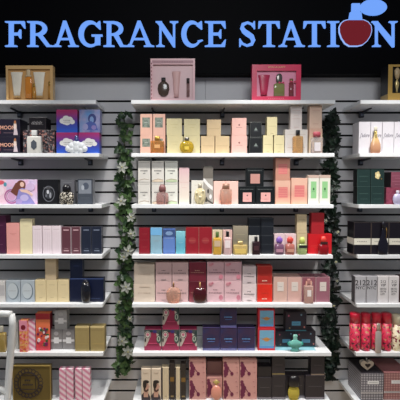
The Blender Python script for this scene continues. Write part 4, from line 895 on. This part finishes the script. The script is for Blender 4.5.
pg = plaid('grey_plaid', (100, 97, 103), (128, 124, 130), (186, 182, 186)); pr = plaid('pink_plaid', (136, 92, 92), (154, 108, 106), (184, 140, 136))
pls = lambda F: (F.R(.28, .6, .8, .72, wht), F.L(.54, .66, .4, ink), F.R(0, .26, 1, .32, M(196, 190, 190)), F.L(.5, .3, .9, inkg))
def lidbox(x0, x1, mat, top, label, sb, d, yt=373.3):
    o = B(6, x0, x1, yt, mat, label, pls, sb=sb, d=d, name='gift_box')
    me = o.data; xs = [v.co.x for v in me.vertices]; ys_ = [v.co.y for v in me.vertices]; H = max(v.co.z for v in me.vertices)
    m = MB(); m.box(min(xs)+.001, max(xs)-.001, -d/2+.001, max(ys_)-.001, H-.0005, H+.0006, top); m.build('lid_top', o)
    tops[o.name]['top'] += .0006
    return o
a = lidbox(361.3, 383.3, pg, M(38, 34, 40, rough=.4), 'grey plaid box with black lid under the heart bottle', .004, .2)
lidbox(384, 410, pr, M(150, 96, 98), 'pink plaid box at the right picture edge', .01, .2, 372.6)
cx, zb, w, h, yf = place(6, 361.0, 374.5, 358.5, .022, tops[a.name])
t = empty('perfume_bottle', (cx, yf+.018, zb), 'heart shaped silver bottle standing on the grey plaid box', 'perfume bottle')
def heart(s_): 
    return [(s_*w/2*(16*math.sin(q)**3)/16, h*.46+s_*h*.46*(13*math.cos(q)-5*math.cos(2*q)-2*math.cos(3*q)-math.cos(4*q))/17*1.0) for q in [6.28319*i/28 for i in range(28)]]
hz = min(z for x, z in heart(1))
def mh(s_, y0, y1, mat, nm, par):
    m = MB(); m.prism([(x, z-hz+.0005) for x, z in heart(s_)], y0, y1, mat); o = m.build(nm, par)
    bv = o.modifiers.new('bevel', 'BEVEL'); bv.width = .003; bv.segments = 3; bv.limit_method = 'ANGLE'; return o
mh(1, -.012, .012, M(196, 186, 176, rough=.12, metal=.5), 'bottle_body', t)
m = MB(); m.prism([(x*.42+.003, (z-hz)*.42+h*.25) for x, z in heart(1)], -.0135, -.011, M(44, 30, 30)); m.build('dark_heart', t)
m = MB(); m.lathe([(1, 0), (1, .7), (.7, 1)], .004, .004, .014, silver, 12, z0=h*.8); m.build('cap', t)

# ---------------------------------------------------------------- garlands
def leaf_mat(nm, a, b):
    return cell_mat(nm, [a, b, ((a[0]+b[0])//2, (a[1]+b[1])//2, (a[2]+b[2])//2)], 60, rough=.5)
def garland(pts, half, n, label, m1, m2, flowers, seed):
    random.seed(seed)
    top = at(*pts[0], DW-.05)
    e = empty('ivy_garland', (top[0], -.05, top[1]), label, 'garland')
    P = []
    for px, py in pts:
        x, z = at(px, py, DW-.05); P.append((x-top[0], 0, z-top[1]))
    def along(u):
        u *= len(P)-1; i = min(int(u), len(P)-2); f_ = u-i
        return [P[i][k]*(1-f_)+P[i+1][k]*f_ for k in range(3)]
    m = MB(); m.tube([(x+random.uniform(-.006, .006), .01, z) for x, y, z in [along(i/40) for i in range(41)]], .004, M(56, 62, 36), 6); m.build('stem', e)
    m = MB()
    for i in range(n):
        u = (i+random.random())/n; c = along(u); r = random.random()**.6*half
        a = random.uniform(0, 6.283); s_ = random.uniform(.022, .038)
        ox = math.cos(a)*r; oy = -abs(math.sin(a))*min(.045, r)+.012; oz = random.uniform(-.02, .02)
        mt = (Matrix.Translation((c[0]+ox, min(.025, c[1]+oy), c[2]+oz)) @ Matrix.Rotation(random.uniform(-.9, .9), 4, 'X') @ Matrix.Rotation(random.uniform(-1.1, 1.1), 4, 'Z') @ Matrix.Rotation(random.uniform(-2.2, 2.2)+(0 if ox > 0 else math.pi), 4, 'Y') @ Matrix.Scale(s_, 4))
        # five lobed ivy leaf, folded along the midrib and with thickness
        o2 = [(0, 0), (.35, -.25), (.62, -.05), (.48, .2), (.82, .42), (.5, .5), (.42, .8), (.0, 1.25)]
        vs = []
        for x, z in o2: vs.append((x*.98, -.2*x, z))
        for x, z in o2[1:-1]: vs.append((-x*.98, -.2*x, z))
        vs.append((0, .1, .4))
        N = len(vs); V = [mt @ Vector(q) for q in vs]; V2 = [mt @ (Vector(q)+Vector((0, .03, 0))) for q in vs]
        ring = [0, 1, 2, 3, 4, 5, 6, 7, 13, 12, 11, 10, 9, 8]
        fs = [(N-1, ring[j], ring[(j+1) % 14]) for j in range(14)] + [(2*N-1, N+ring[(j+1) % 14], N+ring[j]) for j in range(14)] + [(ring[j], N+ring[j], N+ring[(j+1) % 14], ring[(j+1) % 14]) for j in range(14)]
        m.add(V+V2, fs, m1 if random.random() < .6 else m2)
    o = m.build('foliage', e)
    for fx, fy, s_ in flowers:
        x, z = at(fx, fy, DW-.115); m = MB(); fm = M(168, 172, 162, rough=.6); rot = random.random()
        for q in range(6):
            a = q*math.pi/3+rot; ln = s_*random.uniform(.85, 1.1)
            mt = Matrix.Rotation(-a, 4, 'Y') @ Matrix.Rotation(random.uniform(-.5, .1), 4, 'X')
            pt = [(0, 0, 0), (.28, -.05, .35), (.22, -.1, .75), (0, -.08, 1.05), (-.22, -.1, .75), (-.28, -.05, .35), (0, .06, .5)]
            V = [mt @ (Vector(p_)*ln) for p_ in pt]; V2 = [mt @ (Vector((p_[0], p_[1]+.04, p_[2]))*ln) for p_ in pt]
            m.add(V+V2, [(6, j, (j+1) % 6) for j in range(6)]+[(13, 7+(j+1) % 6, 7+j) for j in range(6)]+[(j, 7+j, 7+(j+1) % 6, (j+1) % 6) for j in range(6)], fm)
        m.lathe([(.3, 0), (1, .4), (.4, 1)], .005, .005, .008, M(206, 196, 120), 8, z0=-.004)
        m.build('flower', e, (x-top[0], -.065, z-top[1]))
    random.seed(7)
garland([(124, 114), (124, 150), (125, 180), (126, 205), (127, 235), (126, 262), (126, 290), (125, 315), (126, 340), (125, 358), (124, 373)], .050, 420, 'green ivy garland with white flowers hanging left of the middle bay',
        M(88, 118, 70, rough=.5), M(46, 70, 46, rough=.45), [(122, 167, .042), (121, 201, .035), (131, 217, .036), (128, 251, .042), (124, 257, .03), (126, 287, .04), (130, 319, .022), (119, 302, .018), (122, 341, .04), (128, 352, .044), (131, 234, .03)], 3)
garland([(331, 115), (330, 150), (330, 200), (331, 250), (330, 300), (329, 330), (332, 352), (331, 375)], .050, 520, 'dark green ivy garland without large flowers, right of the middle bay',
        M(28, 48, 34, rough=.5), M(18, 30, 24, rough=.5), [(338, 232, .014), (336, 262, .013), (337, 281, .014), (326, 221, .014), (334, 306, .01)], 11)

# ---------------------------------------------------------------- chair
def chair():
    dist = 1.95; wm = M(224, 224, 222, rough=.35, coat=.2)
    X = lambda px, py, dd=dist: at(px, py, dd)
    e = empty('side_chair', (-.95, -DW+dist, 0), 'white chair with open slatted back at the lower left', 'chair')
    L = lambda x, y, z: (x+.95, y, z)
    def pth(px): return [L(X(a, b)[0], -.0, X(a, b)[1]) for a, b in px]
    xc = X(-38, 350)[0]+.95
    def mir(p): return [(2*xc-a, b, c) for a, b, c in p]
    st = pth([(11.6, 314.0), (12.6, 325), (11.2, 345), (9.6, 365), (8.2, 385), (7.5, 400), (6.5, 430)])
    bot = st[-1]
    st.append((bot[0]-.02, .01, .45)); st.append((bot[0]-.01, -.06, .0))
    for s_, nm in ((st, 'back_post'), (mir(st), 'back_post')):
        m = MB(); m.tube(s_, [.0155, .0175, .0175, .0175, .016, .016, .016, .018, .013], wm, 12); m.build(nm, e)
    a = pth([(11.6, 314.0)])[0]; m = MB(); z = a[2]
    N = 16; pts = [(a[0]+(2*(xc-a[0]))*i/N, 0, z+.006*math.sin(math.pi*i/N)) for i in range(N+1)]
    m.tube(pts, [.0155]+[.0165]*(N-1)+[.0155], wm, 12); m.build('top_rail', e)
    b = pth([(7.5, 393)])[0]; m = MB(); m.tube([(b[0], 0, b[2]), (b[0]-.03, 0, b[2]+.02), (b[0]-.08, 0, b[2]+.03), (xc, 0, b[2]+.035), (2*xc-b[0]+.08, 0, b[2]+.03), (2*xc-b[0]+.03, 0, b[2]+.02), (2*xc-b[0], 0, b[2])], .013, wm, 10); m.build('lower_rail', e)
    for q in (-2, -1, 0, 1, 2):
        xx = xc+q*.062; m = MB(); m.box(xx-.008, xx+.008, -.006, .006, b[2]+.03, z-.005, wm, .002); m.build('slat', e)
    zs = .45; W = abs(a[0]-xc)+.02
    m = MB(); m.lathe([(.94, 0), (1, .3), (1, .8), (.95, 1)], W, .22, .035, wm, 32, 4, cx=xc, cy=-.2, z0=zs-.02); m.build('seat', e)
    for s_ in (-1, 1):
        m = MB(); m.tube([(xc+s_*(W-.03), -.38, zs-.015), (xc+s_*(W-.015), -.4, .0)], [.017, .012], wm, 10); m.build('front_leg', e)
chair()
